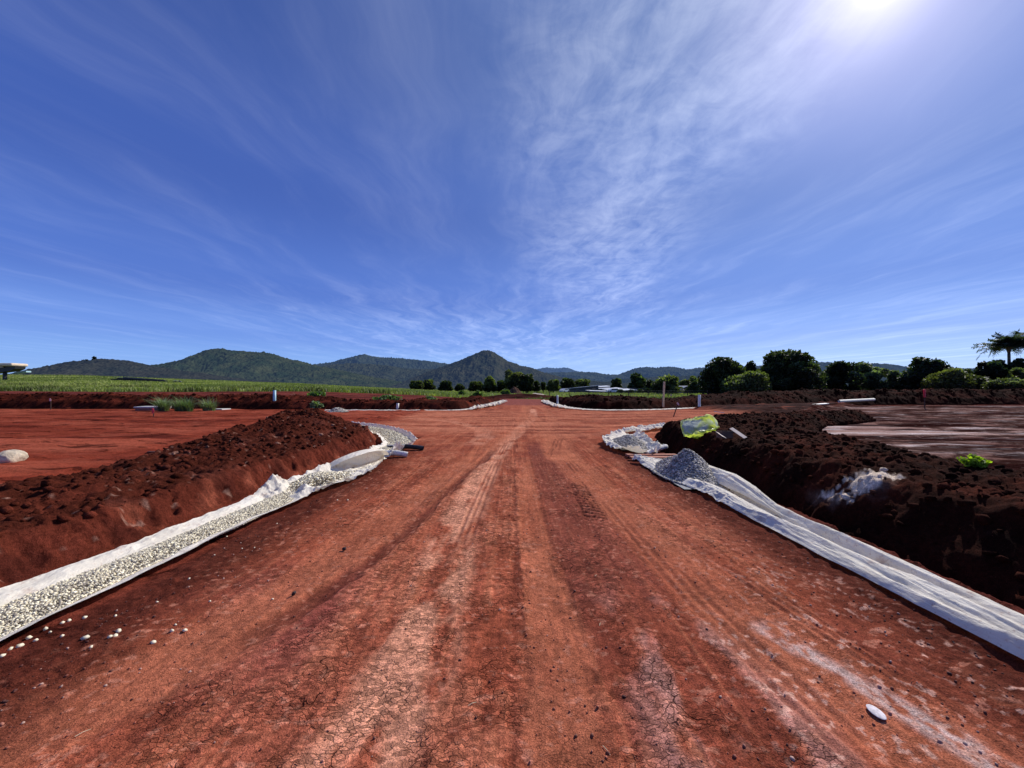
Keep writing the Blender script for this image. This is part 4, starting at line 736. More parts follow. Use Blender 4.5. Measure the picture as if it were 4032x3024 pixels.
tree('broad_tree', 'mid-green tree cut by the right edge of the photo', 1010, 1052, 364, 398, 62, MG, 45, 5500, .28, 'open', RT, .1)
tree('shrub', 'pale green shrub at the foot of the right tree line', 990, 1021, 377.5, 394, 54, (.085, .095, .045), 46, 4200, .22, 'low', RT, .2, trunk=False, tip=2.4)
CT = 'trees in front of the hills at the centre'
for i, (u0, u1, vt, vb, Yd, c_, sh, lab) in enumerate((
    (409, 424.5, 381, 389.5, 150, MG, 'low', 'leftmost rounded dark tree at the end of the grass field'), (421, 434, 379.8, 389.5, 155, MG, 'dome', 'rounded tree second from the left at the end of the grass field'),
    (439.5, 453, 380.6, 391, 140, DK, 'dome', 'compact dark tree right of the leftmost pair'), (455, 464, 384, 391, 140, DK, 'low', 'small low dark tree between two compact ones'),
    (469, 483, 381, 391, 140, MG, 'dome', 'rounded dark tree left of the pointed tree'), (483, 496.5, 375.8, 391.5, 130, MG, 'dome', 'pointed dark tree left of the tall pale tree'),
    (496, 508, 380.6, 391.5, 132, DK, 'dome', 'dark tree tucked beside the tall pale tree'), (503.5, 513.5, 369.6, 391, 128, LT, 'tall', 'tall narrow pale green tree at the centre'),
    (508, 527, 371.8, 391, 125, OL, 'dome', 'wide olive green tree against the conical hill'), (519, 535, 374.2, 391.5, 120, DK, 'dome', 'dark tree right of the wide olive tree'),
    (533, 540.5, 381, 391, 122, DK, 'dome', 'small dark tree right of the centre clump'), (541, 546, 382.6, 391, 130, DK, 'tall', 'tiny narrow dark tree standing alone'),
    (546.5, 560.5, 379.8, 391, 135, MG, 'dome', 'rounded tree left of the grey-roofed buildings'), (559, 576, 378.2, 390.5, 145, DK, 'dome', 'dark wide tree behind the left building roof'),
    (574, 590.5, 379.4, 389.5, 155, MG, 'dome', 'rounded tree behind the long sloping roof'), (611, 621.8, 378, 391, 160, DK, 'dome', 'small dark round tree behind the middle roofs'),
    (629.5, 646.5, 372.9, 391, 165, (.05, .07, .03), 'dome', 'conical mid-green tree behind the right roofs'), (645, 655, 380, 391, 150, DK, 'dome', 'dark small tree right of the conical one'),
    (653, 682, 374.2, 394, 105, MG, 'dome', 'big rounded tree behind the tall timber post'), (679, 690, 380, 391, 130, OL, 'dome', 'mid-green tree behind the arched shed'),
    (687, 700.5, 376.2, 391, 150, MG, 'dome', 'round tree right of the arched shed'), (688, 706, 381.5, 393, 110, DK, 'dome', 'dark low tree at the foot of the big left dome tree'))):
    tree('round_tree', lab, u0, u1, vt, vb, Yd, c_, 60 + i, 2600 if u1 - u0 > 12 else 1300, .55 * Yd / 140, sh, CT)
# palm
def palm():
    b = PY(1008.6, 392, 72); top = PY(1008.2, 352, 72); H_ = top[2] - b[2]; t = empty('palm_tree', b, 'tall palm with a dense flat-topped crown at the right edge', 'palm tree'); rng = np.random.default_rng(3)
    m = MB(); L = [(.0, 0, -.5)] + [(.15 * math.sin(k / 12 * 2), 0, H_ * k / 12) for k in range(13)]; m.tube(L, [.34] + [.27 - .08 * k / 12 + (.012 if k % 2 else 0) for k in range(13)], 12); m.build('trunk', M_bark, t, True)
    m = MB()
    x0 = L[-1][0]
    for k in range(12):
        a = k / 12 * 6.28; m.tube([(x0, 0, H_ - .6), (x0 + .35 * math.cos(a), .35 * math.sin(a), H_ + .8), (x0 + 1.9 * math.cos(a), 1.9 * math.sin(a), H_ + 1.7)], [.10, .07, .04], 6)
    m.build('leaf_bases', plain('palm_stalks', (.16, .13, .09), .8), t, True)
    Vs = []; Cs = []
    for k in range(74):
        a = rng.random() * 6.28; ln = rng.uniform(3.6, 5.6); up = rng.uniform(.25, 1.5); sag = rng.uniform(.35, .85) if k % 3 else 1.25; pts = []
        for q in np.linspace(0, 1, 22):
            r = ln * (q - .08 * q * q) * math.cos(up * .7); z = ln * (math.sin(up * .75) * q - sag * .55 * q ** 2.2); pts.append(np.array([x0 + r * math.cos(a), r * math.sin(a), H_ + .9 + z]))
        sd = np.array([-math.sin(a), math.cos(a), 0])
        for i in range(2, 21):
            w = 1.15 * math.sin(min(1, i / 20 + .12) * math.pi) ** .6
            for s_ in (-1, 1):
                for j in range(2):
                    p0 = pts[i]; fw = (pts[i + 1] - pts[i]) if i < 21 else pts[i] - pts[i - 1]; e = p0 + sd * s_ * w * rng.uniform(.7, 1) + fw * rng.uniform(.5, 1.6) + np.array([0, 0, rng.uniform(-.45, .25)])
                    wd = fw / np.linalg.norm(fw) * .085; Vs += [p0 - wd, p0 + wd, e + wd * .3, e - wd * .3]; c = np.array([.045, .06, .04]) * rng.uniform(.5, 1.7); Cs += [c] * 4
    mesh('fronds', np.array(Vs), np.arange(len(Vs), dtype=np.int32).reshape(-1, 4), M_leaf, np.array(Cs), parent=t, smooth=False)
palm()
# grass blades: big merged arrays
def blades(base, h, w, rng, colr, lean=.35, seg=2):
    n = len(base); a = rng.random(n) * 6.28; d = np.stack([np.cos(a), np.sin(a), 0 * a], -1); sd = np.stack([-np.sin(a), np.cos(a), 0 * a], -1); h = np.asarray(h)[:, None]; w = np.asarray(w)[:, None]
    l = lean * rng.random((n, 1)) * h; m = base + d * l * .3 + np.array([0, 0, 1]) * h * .55; tp = base + d * l + np.array([0, 0, 1]) * h * (1 - .25 * rng.random((n, 1)))
    V_ = np.stack([base - sd * w, base + sd * w, m + sd * w * .8, m - sd * w * .8, tp], 1).reshape(-1, 3); o = (np.arange(n) * 5)[:, None]
    Fc = np.concatenate([o + [0, 1, 2], o + [0, 2, 3], o + [3, 2, 4]]).astype(np.int32); c = np.asarray(colr) * rng.uniform(.75, 1.3, (n, 1)); return V_, Fc, np.repeat(c, 5, 0)
def fieldgrass(nm, n, ur, Yr, h, w, cols, seed, pw=1.):
    rng = np.random.default_rng(seed); Yd = Yr[0] * (Yr[1] / Yr[0]) ** (rng.random(n) ** pw); u = rng.uniform(*ur, n); x = (u - 512) / F * Yd
    z, _, _, g = terrain(x[None], Yd[None]); z = z[0]; k = g[0] > .3; x, Yd, z = x[k], Yd[k], z[k]; n = len(x)
    pat = fbm(x * .07, Yd * .12, 5, 2, .65); c = np.array(cols[0])[None] * (1 - ss(-.3, .3, pat))[:, None] + np.array(cols[1])[None] * ss(-.3, .3, pat)[:, None]
    dk = ss(.15, .45, fbm(x * .15, Yd * .3, 3, 5)) * ss(75, 60, Yd); c = c * (1 - .6 * dk[:, None])
    v, f, c = blades(np.c_[x, Yd, z - .05], h * rng.uniform(.5, 1.3, n) * (1 + .5 * dk), w * (Yd / 60) * rng.uniform(.6, 1.4, n), rng, c, .8); tag(mesh(nm, v, f, M_grass, c, smooth=False), kind='stuff')
fieldgrass('tall_grass', 130000, (-60, 470), (46, 178), .50, .055, ((.145, .18, .048), (.33, .35, .11)), 51, .8)
fieldgrass('field_grass', 26000, (430, 760), (50, 200), .30, .06, ((.14, .17, .05), (.27, .285, .11)), 52, .9)
def tuft(name, lab, cat, u0, u1, vt, vb, Yd, colr, seed, n=420, kind='grass', grp=None, w=.012):
    rng = np.random.default_rng(seed); a = PY((u0 + u1) / 2, vb, Yd); W = (u1 - u0) / F * Yd / 2; H_ = (vb - vt) / F * Yd
    if kind == 'grass':
        r = rng.random(n) ** .7 * W * .55; th = rng.random(n) * 6.28; base = np.c_[r * np.cos(th) * .9, r * np.sin(th) * .7, 0 * r - .05]; v, f, c = blades(base, H_ * rng.uniform(.3, 1., n) ** .8 * rng.choice([.7, 1, 1.2], n), np.full(n, w) * rng.uniform(.6, 1.4, n), rng, colr, 1.3)
        o = mesh(name, v, f, M_grass, c, smooth=False)
    else:
        nst = 26; Cc = []
        for k in range(nst):
            th = rng.random() * 6.28; r = rng.random() * W * .9; hh = H_ * rng.uniform(.5, 1.) * (1 - .45 * (r / W) ** 2)
            for q in range(n // nst): s_ = rng.random() ** .6; Cc.append((r * math.cos(th) * (.4 + .6 * s_) + rng.normal() * .12 * W, r * math.sin(th) * .6 + rng.normal() * .12 * W, max(.02, hh * s_)))
        v, f = leaves(np.array(Cc), w * 6 * rng.uniform(.6, 1.4, len(Cc)), rng, .6); c = np.repeat(np.array(colr)[None] * rng.uniform(.45, 1.6, (len(Cc), 1)), 4, 0); o = mesh(name, v, f, M_leaf, c, smooth=False)
    o.location = a; return tag(o, lab, cat, grp)
SG = (.20, .25, .15)
tuft('grass_tuft', 'left grey-green grass tuft of the three by the pale pit slab', 'grass tuft', 156, 172, 394.2, 412, 26.4, SG, 71, 420, w=.02)
tuft('grass_tuft', 'widest grass tuft in the middle of the three by the pit slab', 'grass tuft', 170, 199, 395.5, 412.4, 26.2, (.16, .22, .11), 72, 700, w=.02)
tuft('grass_tuft', 'right sparse grass tuft of the three by the pit slab', 'grass tuft', 199, 220, 395.8, 411.5, 26.6, SG, 73, 330, w=.02)
tuft('green_shrub', 'bright green leafy shrub behind the far left bank', 'shrub', 304.5, 331, 390.8, 400, 37, (.09, .15, .04), 74, 1500, 'leaf', w=.022)
tuft('green_shrub', 'small pale green plant growing on the face of the far left bank', 'shrub', 307.5, 324, 400.8, 408.5, 28.1, (.15, .20, .10), 75, 800, 'leaf', w=.016)
tuft('green_shrub', 'grey-green double shrub behind the short white pipe', 'shrub', 371.5, 403, 394.2, 402.8, 35.4, (.09, .13, .06), 76, 1800, 'leaf', w=.02)
tuft('green_shrub', 'rounded grey-green shrub nearest the far road mouth', 'shrub', 420.5, 442, 395.6, 403, 36.5, (.10, .14, .07), 77, 1400, 'leaf', w=.02)
tuft('dry_plant', 'dry brown branching plant beside the bright green shrub', 'plant', 293, 300.5, 390.8, 399, 34.5, (.16, .10, .07), 78, 40, w=.025)
tuft('weed', 'bright yellow-green weed growing on the dark right bank crest', 'weed', 960, 987, 454.0, 466.5, 5.4, (.26, .33, .03), 79, 420, 'leaf', w=.0055)
for i, (u, v) in enumerate(((505, 392.5), (478, 393.5), (462, 393), (640, 392), (630, 392.4), (648, 392), (656, 392.4), (620, 392.6))):
    if i < 3: tuft('green_shrub', ('low shrub right of the red heap at the field edge', 'low shrub at the centre field edge', 'low shrub at the left part of the centre field edge')[i], 'shrub', u - 5, u + 5, v - 2.8, v + 2.5, 66 + i, (.10, .14, .05), 90 + i, 500, 'leaf', w=.05)
    else: tuft('hedge_shrub', 'small dark shrub in the row in front of the dark building wall', 'shrub', u - 5, u + 5, v - 3.4, v + 2, 118, (.035, .05, .022), 90 + i, 700, 'leaf', 'row of shrubs before the buildings', w=.06)

# ------------------------------------------------------------------ hills
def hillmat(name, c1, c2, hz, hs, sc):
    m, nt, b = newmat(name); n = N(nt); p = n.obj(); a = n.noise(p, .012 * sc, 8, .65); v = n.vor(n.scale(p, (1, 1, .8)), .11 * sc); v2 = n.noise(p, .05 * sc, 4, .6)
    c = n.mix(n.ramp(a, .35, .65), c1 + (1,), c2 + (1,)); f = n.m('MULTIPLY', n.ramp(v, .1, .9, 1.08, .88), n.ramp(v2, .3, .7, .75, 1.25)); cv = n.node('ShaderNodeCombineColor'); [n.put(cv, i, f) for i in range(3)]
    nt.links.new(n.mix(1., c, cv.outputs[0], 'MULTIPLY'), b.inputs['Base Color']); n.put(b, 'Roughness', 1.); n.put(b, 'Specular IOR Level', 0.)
    n.put(b, 'Emission Color', tuple(hz) + (1,)); n.put(b, 'Emission Strength', hs)  # distance haze put on the slopes as a faint blue glow
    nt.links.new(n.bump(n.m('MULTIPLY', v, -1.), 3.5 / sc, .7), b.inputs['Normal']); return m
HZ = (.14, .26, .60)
def hill(name, prof, Yd, depth, mat, seed, foot=-6., spur=.16, back=.7, tree_h=5.):
    u = np.array([p[0] / 3.9375 for p in prof]); v = np.array([p[1] / 3.9375 for p in prof]); nu = int((u[-1] - u[0]) * 2.2); U = np.linspace(u[0], u[-1], nu); Vr = np.interp(U, u, v)
    k = np.exp(-np.linspace(-2, 2, 9) ** 2); k /= k.sum(); Vr = np.convolve(np.pad(Vr, 4, mode='edge'), k, 'valid')
    S = np.concatenate([np.linspace(0, 1, 110), np.linspace(1.02, 1.7, 24)]); UU, SS = np.meshgrid(U, S); zr = CH + (VH - np.interp(UU, U, Vr)) / F * Yd
    y = Yd - depth * (1 - SS); x = (UU - 512) / F * (Yd + (y - Yd) * .55)
    base = np.where(SS <= 1, ss(0, 1, SS * .94 + .03) * .45 + .55 * SS ** 1.25, 1 - (SS - 1) ** 1.4 * 1.4)
    w = np.sin(np.clip(SS, 0, 1) * math.pi) ** .7
    sp = fbm(x / (Yd * .07) + SS * .5, SS * 1.4, 5, seed); sp2 = ridge(x / (Yd * .05), SS * 1.7 + x / (Yd * .2), 4, seed + 1)
    h = (zr - foot) * np.clip(base + w * spur * (sp * 1.1 + .7 * sp2 - .2), 0, 1.2)
    # the ridge must stay the skyline
    h = np.minimum(h, (zr - foot) * np.where(SS <= 1, .20 + .80 * (y / Yd), 1.))
    z = foot + h + tree_h * (fbm(x / 9, y / 9, 3, seed + 2) * .6 + np.abs(vn(x / 4.5, y / 4.5, seed + 3)) * .5) * np.clip(Yd / 1500, .7, 2) - tree_h * .3
    return tag(mesh(name, np.stack([x, y, z], -1), gridfaces(nu, len(S)), mat), kind='structure')
G1, G2 = (.020, .032, .016), (.044, .052, .024)
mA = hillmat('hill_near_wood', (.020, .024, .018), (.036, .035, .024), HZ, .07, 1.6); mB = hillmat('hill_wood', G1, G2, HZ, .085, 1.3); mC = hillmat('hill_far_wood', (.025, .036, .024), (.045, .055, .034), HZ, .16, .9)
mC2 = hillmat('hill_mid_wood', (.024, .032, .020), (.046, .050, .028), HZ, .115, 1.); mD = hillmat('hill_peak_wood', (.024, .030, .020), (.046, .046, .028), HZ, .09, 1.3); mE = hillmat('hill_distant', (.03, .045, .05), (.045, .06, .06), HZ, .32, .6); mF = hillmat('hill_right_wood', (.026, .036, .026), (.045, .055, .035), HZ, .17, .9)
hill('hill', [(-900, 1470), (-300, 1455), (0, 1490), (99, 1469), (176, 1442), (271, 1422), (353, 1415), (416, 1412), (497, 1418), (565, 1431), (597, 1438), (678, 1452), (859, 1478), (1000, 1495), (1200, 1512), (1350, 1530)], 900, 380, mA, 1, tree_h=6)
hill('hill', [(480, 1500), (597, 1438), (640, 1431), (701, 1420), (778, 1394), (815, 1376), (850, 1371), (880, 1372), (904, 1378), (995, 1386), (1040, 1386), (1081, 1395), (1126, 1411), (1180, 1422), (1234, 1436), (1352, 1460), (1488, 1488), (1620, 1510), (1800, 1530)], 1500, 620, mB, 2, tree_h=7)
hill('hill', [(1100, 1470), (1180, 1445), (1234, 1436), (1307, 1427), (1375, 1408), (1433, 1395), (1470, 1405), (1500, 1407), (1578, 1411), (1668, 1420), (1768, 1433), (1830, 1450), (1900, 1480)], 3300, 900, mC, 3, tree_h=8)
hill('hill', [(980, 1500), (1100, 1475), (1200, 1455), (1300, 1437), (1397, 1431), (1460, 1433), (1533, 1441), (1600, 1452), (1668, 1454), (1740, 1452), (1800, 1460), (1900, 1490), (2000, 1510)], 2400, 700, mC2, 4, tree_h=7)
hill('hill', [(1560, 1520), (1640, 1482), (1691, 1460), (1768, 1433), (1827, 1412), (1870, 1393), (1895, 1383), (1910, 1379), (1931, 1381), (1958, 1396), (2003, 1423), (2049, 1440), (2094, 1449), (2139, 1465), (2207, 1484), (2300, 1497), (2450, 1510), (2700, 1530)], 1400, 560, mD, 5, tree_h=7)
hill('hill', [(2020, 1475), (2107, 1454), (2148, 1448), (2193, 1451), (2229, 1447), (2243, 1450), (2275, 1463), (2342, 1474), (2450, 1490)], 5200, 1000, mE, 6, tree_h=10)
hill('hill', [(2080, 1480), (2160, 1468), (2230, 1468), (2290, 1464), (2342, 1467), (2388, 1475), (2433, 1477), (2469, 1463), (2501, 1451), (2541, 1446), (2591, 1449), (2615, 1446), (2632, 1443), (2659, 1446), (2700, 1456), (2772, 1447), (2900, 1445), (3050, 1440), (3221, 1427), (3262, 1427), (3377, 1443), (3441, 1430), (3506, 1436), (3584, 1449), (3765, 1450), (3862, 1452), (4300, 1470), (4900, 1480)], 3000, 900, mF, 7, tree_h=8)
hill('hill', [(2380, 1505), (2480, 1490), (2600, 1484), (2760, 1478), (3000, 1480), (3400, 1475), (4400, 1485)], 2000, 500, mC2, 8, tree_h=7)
# a few trees breaking the skyline of the left hills
for k, (u, v) in enumerate(((94, 358), (88, 360), (83, 361))): tree('skyline_tree', 'spindly tree breaking the skyline of the leftmost hill', u - 2.4, u + 2.4, v - 1.5, v + 4, 899, (.03, .035, .025), 200 + k, 260, 2.0, 'open', 'trees on the left hill crest', .2)

# ------------------------------------------------------------------ buildings beyond the field
def shed(name, lab, u0, u1, vl, vr, vb, Yd, dp, roof=M_roof, wall=M_wall, over=.35, tilt=.5, wins=()):
    a = PY(u0, vl, Yd); b = PY(u1, vr, Yd); zb = PY(0, vb, Yd)[2]; cx = (a[0] + b[0]) / 2; t = empty(name, (cx, Yd, zb), lab, 'building', 'low buildings beyond the field'); W = b[0] - a[0]; hl, hr = a[2] - zb, b[2] - zb
    m = MB(); x0, x1 = -W / 2, W / 2; m.add([(x0, 0, -.5), (x1, 0, -.5), (x1, dp, -.5), (x0, dp, -.5), (x0, 0, hl - .25), (x1, 0, hr - .25), (x1, dp, hr - .25 + tilt), (x0, dp, hl - .25 + tilt)], [[0, 1, 5, 4], [1, 2, 6, 5], [2, 3, 7, 6], [3, 0, 4, 7], [4, 5, 6, 7]]); m.build('wall', wall, t)
    m = MB(); o = over; th = .16
    P0 = [(x0 - o, -o, hl - .2), (x1 + o, -o, hr - .2), (x1 + o, dp + o, hr - .2 + tilt), (x0 - o, dp + o, hl - .2 + tilt)]; m.add(P0 + [(p[0], p[1], p[2] + th) for p in P0], [[3, 2, 1, 0], [4, 5, 6, 7], [0, 1, 5, 4], [1, 2, 6, 5], [2, 3, 7, 6], [3, 0, 4, 7]]); m.build('roof', roof, t)
    for (f0, f1, z0, z1) in wins: MB().box((x0 + W * (f0 + f1) / 2, -.04, (z0 + z1) / 2), (W * (f1 - f0), .08, z1 - z0)).build('window', M_win if z1 - z0 < 1.9 else M_tyre, t)
    return t
shed('long_building', 'long dark building with a thin pale roof rising to the right', 566, 598.5, 388.4, 385.0, 393.4, 140, 8, tilt=-.1, wins=((.06, .14, 1., 1.8), (.30, .38, .9, 1.7), (.62, .76, 1.0, 1.6), (.8, .92, 1.5, 2.3)))
shed('low_building', 'low building with a pale flat roof in front of the long one', 590, 609, 390.6, 391.2, 394, 128, 6, tilt=.22, wins=((.2, .3, .2, .8), (.5, .7, .2, .8)))
shed('back_building', 'farthest pale-roofed building behind the group, upper one', 598.5, 611, 387.0, 386.2, 391, 170, 9, tilt=.4)
shed('back_building', 'pale-roofed building just below the farthest roof', 600, 613.5, 388.6, 387.6, 391.4, 158, 5, tilt=.15)
shed('skillion_building', 'building with a pale skillion roof left of the widest roof', 608.5, 622, 389.9, 388.2, 393.4, 140, 9, tilt=.38, wins=((.1, .3, .3, 1.0),))
shed('skillion_building', 'widest pale skillion-roofed building with a dark wall', 617, 636, 390.3, 389.6, 394.2, 126, 10, tilt=.38, wins=((.1, .25, .3, 1.2), (.4, .5, .3, 1.2)))
shed('dark_building', 'dark flat building right of the widest pale roof', 636.8, 655, 388.0, 388.4, 394.2, 127, 8, roof=M_wall, tilt=.05, wins=((.3, .4, .4, 1.2), (.6, .7, .4, 1.2)))
def arch():
    a = PY(680.5, 391, 112); b = PY(698, 391, 112); W = b[0] - a[0]; t = empty('arched_shed', ((a[0] + b[0]) / 2, 112, -.1), 'tan-walled shed with a curved grey roof', 'building', 'low buildings beyond the field'); m = MB(); r = MB(); n = 18; pts = []
    for k in range(n + 1): q = k / n; pts.append((-W / 2 + W * q, .1 + 1.7 * math.sin(q * math.pi * .92 + .16) ** .8 + .35))
    m.add([(x, 0, z) for x, z in pts] + [(W / 2, 0, -.4), (-W / 2, 0, -.4)] + [(x, 8, z) for x, z in pts] + [(W / 2, 8, -.4), (-W / 2, 8, -.4)], [list(range(n + 3)), [n + 3 + k for k in range(n + 3)][::-1], [n, n + 1, 2 * n + 4, 2 * n + 3], [0, n + 3, 2 * n + 5, n + 2]]); m.build('wall', M_wallb, t)
    for k in range(n):
        (x0, z0), (x1, z1) = pts[k], pts[k + 1]; r.add([(x0, -.4, z0 + .03), (x1, -.4, z1 + .03), (x1, 8.4, z1 + .03), (x0, 8.4, z0 + .03), (x0, -.4, z0 + .2), (x1, -.4, z1 + .2), (x1, 8.4, z1 + .2), (x0, 8.4, z0 + .2)], [[3, 2, 1, 0], [4, 5, 6, 7], [0, 1, 5, 4], [2, 3, 7, 6]])
    r.build('roof', M_roofd, t); MB().box((W * .2, -.05, .55), (1.1, .1, .9)).build('door', M_wall, t)
arch()
def car(u, Yd, rz, lab):
    a = PY(u, 388, Yd); t = empty('parked_car', (a[0], Yd, .0), lab, 'car', 'pale cars parked by the buildings', rz); pr = [(-2.1, .35), (-2.1, .85), (-1.3, 1.0), (-.7, 1.42), (1.0, 1.45), (1.7, .98), (2.1, .85), (2.15, .35)]; m = MB(); k = len(pr)
    m.add([(x, -.85, z) for x, z in pr] + [(x, .85, z) for x, z in pr], [list(range(k)), [k + i for i in range(k)][::-1]] + [[i, k + i, k + (i + 1) % k, (i + 1) % k] for i in range(k)]); m.build('body', M_carw, t)
    for x in (-1.3, 1.3):
        for y in (-.8, .8): MB().tube([(x, y - .1, .32), (x, y + .1, .32)], .32, 12).build('wheel', M_tyre, t)
    MB().add([(-1.1, -.86, 1.0), (1.4, -.86, 1.0), (.9, -.86, 1.36), (-.65, -.86, 1.36)], [[0, 1, 2, 3]]).build('window', M_win, t)
car(564.3, 134, .9, 'white car parked at the left end of the long building'); car(613.5, 124, .1, 'white car parked before the skillion-roofed buildings'); car(701.5, 165, .5, 'white car parked right of the arched shed')
t = empty('lean_to', PY(9, 373.5, 92), 'open shelter with a thick cream roof slab at the left edge', 'shelter')
m = MB(); m.box((-2.4, 0, 2.05), (10, 3.4, .72), jit=.05); o = m.build('roof', M_cream, t); bv_ = o.modifiers.new('b', 'BEVEL'); bv_.width = .3; bv_.segments = 4
m = MB(); m.add([(-7, -1, -.5), (1.4, -1, .6), (2.6, -1, 1.1), (2.7, -1, 1.66), (-7, -1, 1.66), (-7, 1, -.5), (1.4, 1, .6), (2.6, 1, 1.1), (2.7, 1, 1.66), (-7, 1, 1.66)], [[0, 1, 2, 3, 4], [9, 8, 7, 6, 5], [0, 5, 6, 1], [1, 6, 7, 2], [2, 7, 8, 3], [3, 8, 9, 4], [4, 9, 5, 0]]); m.build('underframe', M_dark, t)
MB().box((-.6, -1.2, 1.5), (1.4, .2, .28)).build('beam', M_cream, t); MB().box((-3.2, -1.2, 1.05), (2.2, .2, .25), ry=-.25).build('beam', M_cream, t); MB().box((-1.0, 0, .0), (.5, .5, 3)).build('post', M_dark, t); MB().box((.9, 1.8, .35), (3.0, 1, .35), ry=-.12).build('lower_roof', M_teal, t)
def pipes(u0, u1, v0, v1, Yd, lab, k):
    a = PY(u0, v0, Yd); b = PY(u1, v1, Yd); t = empty('pipe_stack', a, lab, 'pipe stack', 'dark pipe stacks lying in the tall grass'); L = (b[0] - a[0], 0, b[2] - a[2])
    for j in range(k): MB().tube([(.8 * j, -.3 * (j % 2), .25 * (j // 2)), (L[0] - .9 * ((j * 7) % 3), -.3 * (j % 2), L[2] + .25 * (j // 2))], .16, 8).build('pipe', M_dark, t)
    MB().box((L[0] * .33, -.1, L[2] * .33 + .25 * (k // 2) + .12), (L[0] * .55, .35, .05), ry=-math.atan2(L[2], L[0])).build('cover_sheet', M_roofd, t)
pipes(111, 168, 379.4, 382.2, 100, 'longer dark pipe stack lying in the tall grass', 5); pipes(173, 188, 381.8, 383.4, 98, 'shorter dark pipe stack lying in the tall grass', 3)
# wire fence along the field
t = empty('wire_fence', (8, 72, 0), 'post and wire fence across the bright field before the buildings', 'fence'); 
for k in range(11):
    MB().box((-1 + 3.7 * k, random.uniform(-.1, .1), .5), (.13, .13, 1.35 + random.uniform(-.1, .1)), ry=random.uniform(-.04, .04)).build('post', M_peg, t)
for z in (.45, .8, 1.08): MB().tube([(-1, 0, z), (36, 0, z)], .008, 4).build('wire', M_wire, t)

# ------------------------------------------------------------------ sky, sun, camera
SAZ, SEL = math.atan2(.986, 1.0), math.atan(1.09 / 1.404)
sd = Vector((math.sin(SAZ) * math.cos(SEL), math.cos(SAZ) * math.cos(SEL), math.sin(SEL)))
w = bpy.data.worlds.new('World'); bpy.context.scene.world = w; w.use_nodes = True; nt = w.node_tree; nt.nodes.clear(); n = N(nt)
out = n.node('ShaderNodeOutputWorld'); bg = n.node('ShaderNodeBackground'); nt.links.new(bg.outputs[0], out.inputs[0])
sky = n.node('ShaderNodeTexSky'); sky.sky_type = 'NISHITA'; sky.sun_disc = False; sky.sun_elevation = SEL; sky.sun_rotation = SAZ; sky.altitude = 900; sky.air_density = 1.0; sky.dust_density = .3; sky.ozone_density = 3.
d = n.vm('NORMALIZE', n.node('ShaderNodeTexCoord').outputs['Generated']); sp = n.node('ShaderNodeSeparateXYZ'); n.put(sp, 0, d); dx, dy, dz = sp.outputs
dot = n.m('MAXIMUM', n.vm('DOT_PRODUCT', d, tuple(sd)), 0)
gr = n.node('ShaderNodeValToRGB'); n.put(gr, 0, n.m('MAXIMUM', dz, 0)); cr = gr.color_ramp; cr.interpolation = 'EASE'
stops = ((0, (.34, .57, .98)), (.055, (.24, .445, .94)), (.12, (.165, .32, .84)), (.22, (.095, .198, .65)), (.42, (.058, .126, .475)), (.7, (.042, .092, .35)))
cr.elements[0].position = 0; cr.elements[0].color = stops[0][1] + (1,); cr.elements[1].position = .7; cr.elements[1].color = stops[-1][1] + (1,)
for p_, c_ in stops[1:-1]: cr.elements.new(p_).color = c_ + (1,)
base = n.mix(1., n.mix(1., gr.outputs[0], (8.8, 8.8, 8.8, 1), 'MULTIPLY'), n.mix(1., sky.outputs[0], (.10, .10, .13, 1), 'MULTIPLY'), 'ADD')
def glow(p, k, colr, c, ext=None):
    g = n.m('MULTIPLY', n.m('POWER', dot, p), k)
    if ext is not None: g = n.m('MULTIPLY', g, ext)
    cg = n.node('ShaderNodeCombineColor'); [n.put(cg, i, n.m('MULTIPLY', g, colr[i])) for i in range(3)]; return n.mix(1., c, cg.outputs[0], 'ADD')
base = glow(4., 1.0, (1.15, 1.6, 2.0), base); base = glow(3., 1.0, (2.6, 2.2, .9), base, n.ramp(dz, 0, .2, 1, 0))
zc = n.m('MAXIMUM', dz, .03); qx = n.m('DIVIDE', dx, zc); qy = n.m('DIVIDE', dy, zc)
cb = n.node('ShaderNodeCombineXYZ'); n.put(cb, 0, qx); n.put(cb, 1, qy); q = cb.outputs[0]
warp = n.scale(n.vm('SUBTRACT', n.noisec(q, .8, 3), (.5, .5, .5)), (.9, .9, 0)); qw = n.vm('ADD', q, warp)
st = n.noise(n.scale(qw, (1.5, .28, 1)), 1.3, 7, .6); st = n.ramp(st, .42, .78)
fine = n.noise(n.scale(qw, (3.2, .9, 1)), 2.2, 8, .62); mott = n.noise(n.vm('ADD', q, n.scale(n.vm('SUBTRACT', n.noisec(q, 4, 2), (.5, .5, .5)), (.25, .25, 0))), 7.5, 6, .62)
bx = n.m('SUBTRACT', qx, n.m('MULTIPLY_ADD', n.m('SUBTRACT', qy, 1.), .16, .42)); bx = n.m('ADD', bx, n.m('MULTIPLY', n.m('SUBTRACT', n.noise(q, 1.1, 3), .5), .7))
wid = n.m('MULTIPLY_ADD', qy, .07, .40); bm = n.ramp(n.m('DIVIDE', n.m('ABSOLUTE', bx), wid), .2, 1.5, 1, 0); bm = n.m('MULTIPLY', bm, n.ramp(qy, 3.2, 6.0, 1, 0)); bm = n.m('MULTIPLY', bm, n.ramp(dy, .0, .2))
band = n.m('MULTIPLY', bm, n.m('ADD', n.m('MULTIPLY', n.ramp(mott, .3, .75), .55), n.m('MULTIPLY', n.ramp(fine, .3, .7), .6)))
wisp = n.noise(n.scale(qw, (1.5, .34, 1)), 1.7, 9, .60, .5)
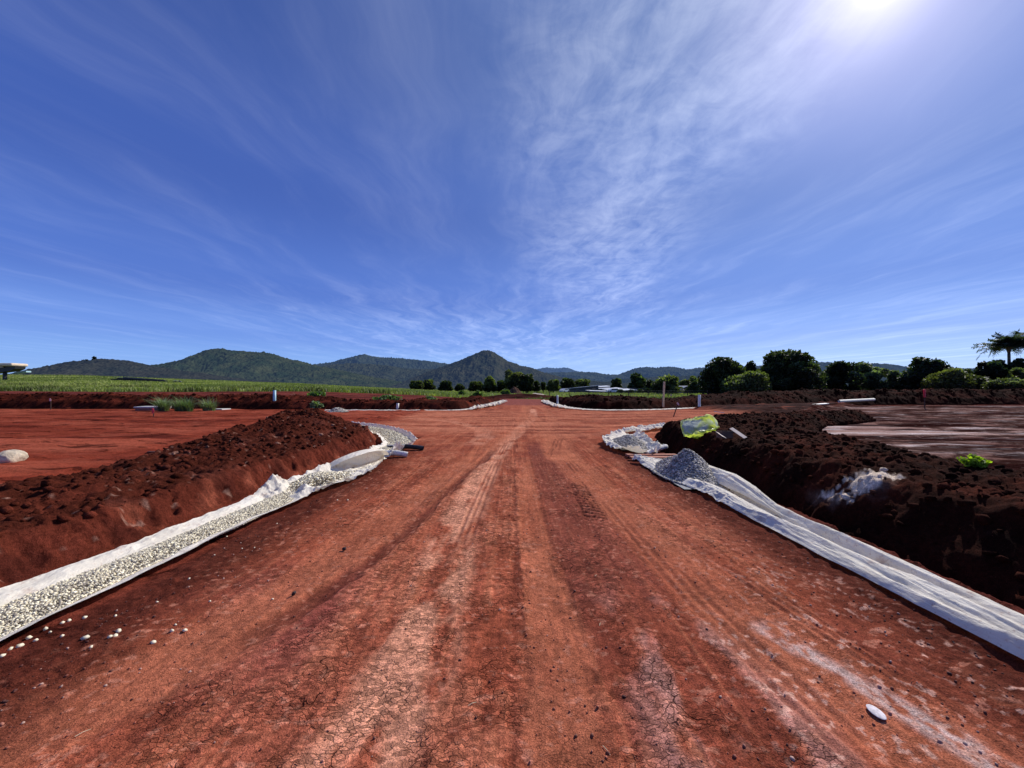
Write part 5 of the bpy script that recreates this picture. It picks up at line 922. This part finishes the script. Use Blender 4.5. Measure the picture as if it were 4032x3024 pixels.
low = n.m('MULTIPLY', n.m('MULTIPLY', n.ramp(n.m('ABSOLUTE', n.m('ADD', qx, .6)), .6, 5.5, 1, 0), n.ramp(qy, 2.6, 6.5)), n.m('MULTIPLY', n.m('ADD', n.ramp(wisp, .40, .72), n.m('MULTIPLY', n.ramp(fine, .45, .75), .5)), n.ramp(qy, 9, 20, 1, .25)))
rstk = n.ramp(n.noise(n.scale(qw, (.6, .07, 1)), 1.5, 5, .5), .50, .80); low = n.m('ADD', low, n.m('MULTIPLY', n.m('MULTIPLY', rstk, n.ramp(qx, 1.8, 3.6)), n.m('MULTIPLY', n.ramp(qy, 2.0, 3.6), .8)))
cloud = n.m('ADD', n.m('ADD', n.m('MULTIPLY', band, .70), n.m('MULTIPLY', low, .62)), n.m('MULTIPLY', n.m('MULTIPLY', st, n.ramp(fine, .25, .7, .35, 1.)), .38), clamp=True)
cloud = n.m('MULTIPLY', cloud, n.ramp(dz, -.02, .05))
lum = n.m('MULTIPLY', cloud, n.m('MULTIPLY_ADD', n.m('POWER', dot, 2.), .9, .95))
cv = n.node('ShaderNodeCombineColor'); n.put(cv, 0, n.m('MULTIPLY', lum, 1.85)); n.put(cv, 1, n.m('MULTIPLY', lum, 1.85)); n.put(cv, 2, n.m('MULTIPLY', lum, 1.7))
c = n.mix(1., base, cv.outputs[0], 'ADD')
c = glow(6000., 30., (1., .95, .95), c); c = glow(480., 5.2, (1., .90, .97), c); c = glow(60., 3.8, (1., .84, .92), c)
nt.links.new(c, bg.inputs[0]); bg.inputs[1].default_value = .1
L = bpy.data.lights.new('sun', 'SUN'); L.energy = 5.; L.angle = math.radians(.53); L.color = (1., .955, .90); so = bpy.data.objects.new('sun', L); so.rotation_euler = sd.to_track_quat('Z', 'Y').to_euler(); so.location = (10, 10, 20); col.objects.link(so)
cam = bpy.data.cameras.new('camera'); cam.lens = 36 * F / 1024; cam.sensor_width = 36; cam.clip_end = 30000; cam.clip_start = .05; co = bpy.data.objects.new('camera', cam); co.location = (0, 0, CH); co.rotation_euler = (math.radians(90) + math.atan(4 / F), 0, 0); col.objects.link(co)
sc = bpy.context.scene; sc.camera = co; sc.view_settings.view_transform = 'Standard'; sc.view_settings.look = 'None'; sc.view_settings.exposure = 0; sc.render.engine = 'CYCLES'; sc.cycles.max_bounces = 5
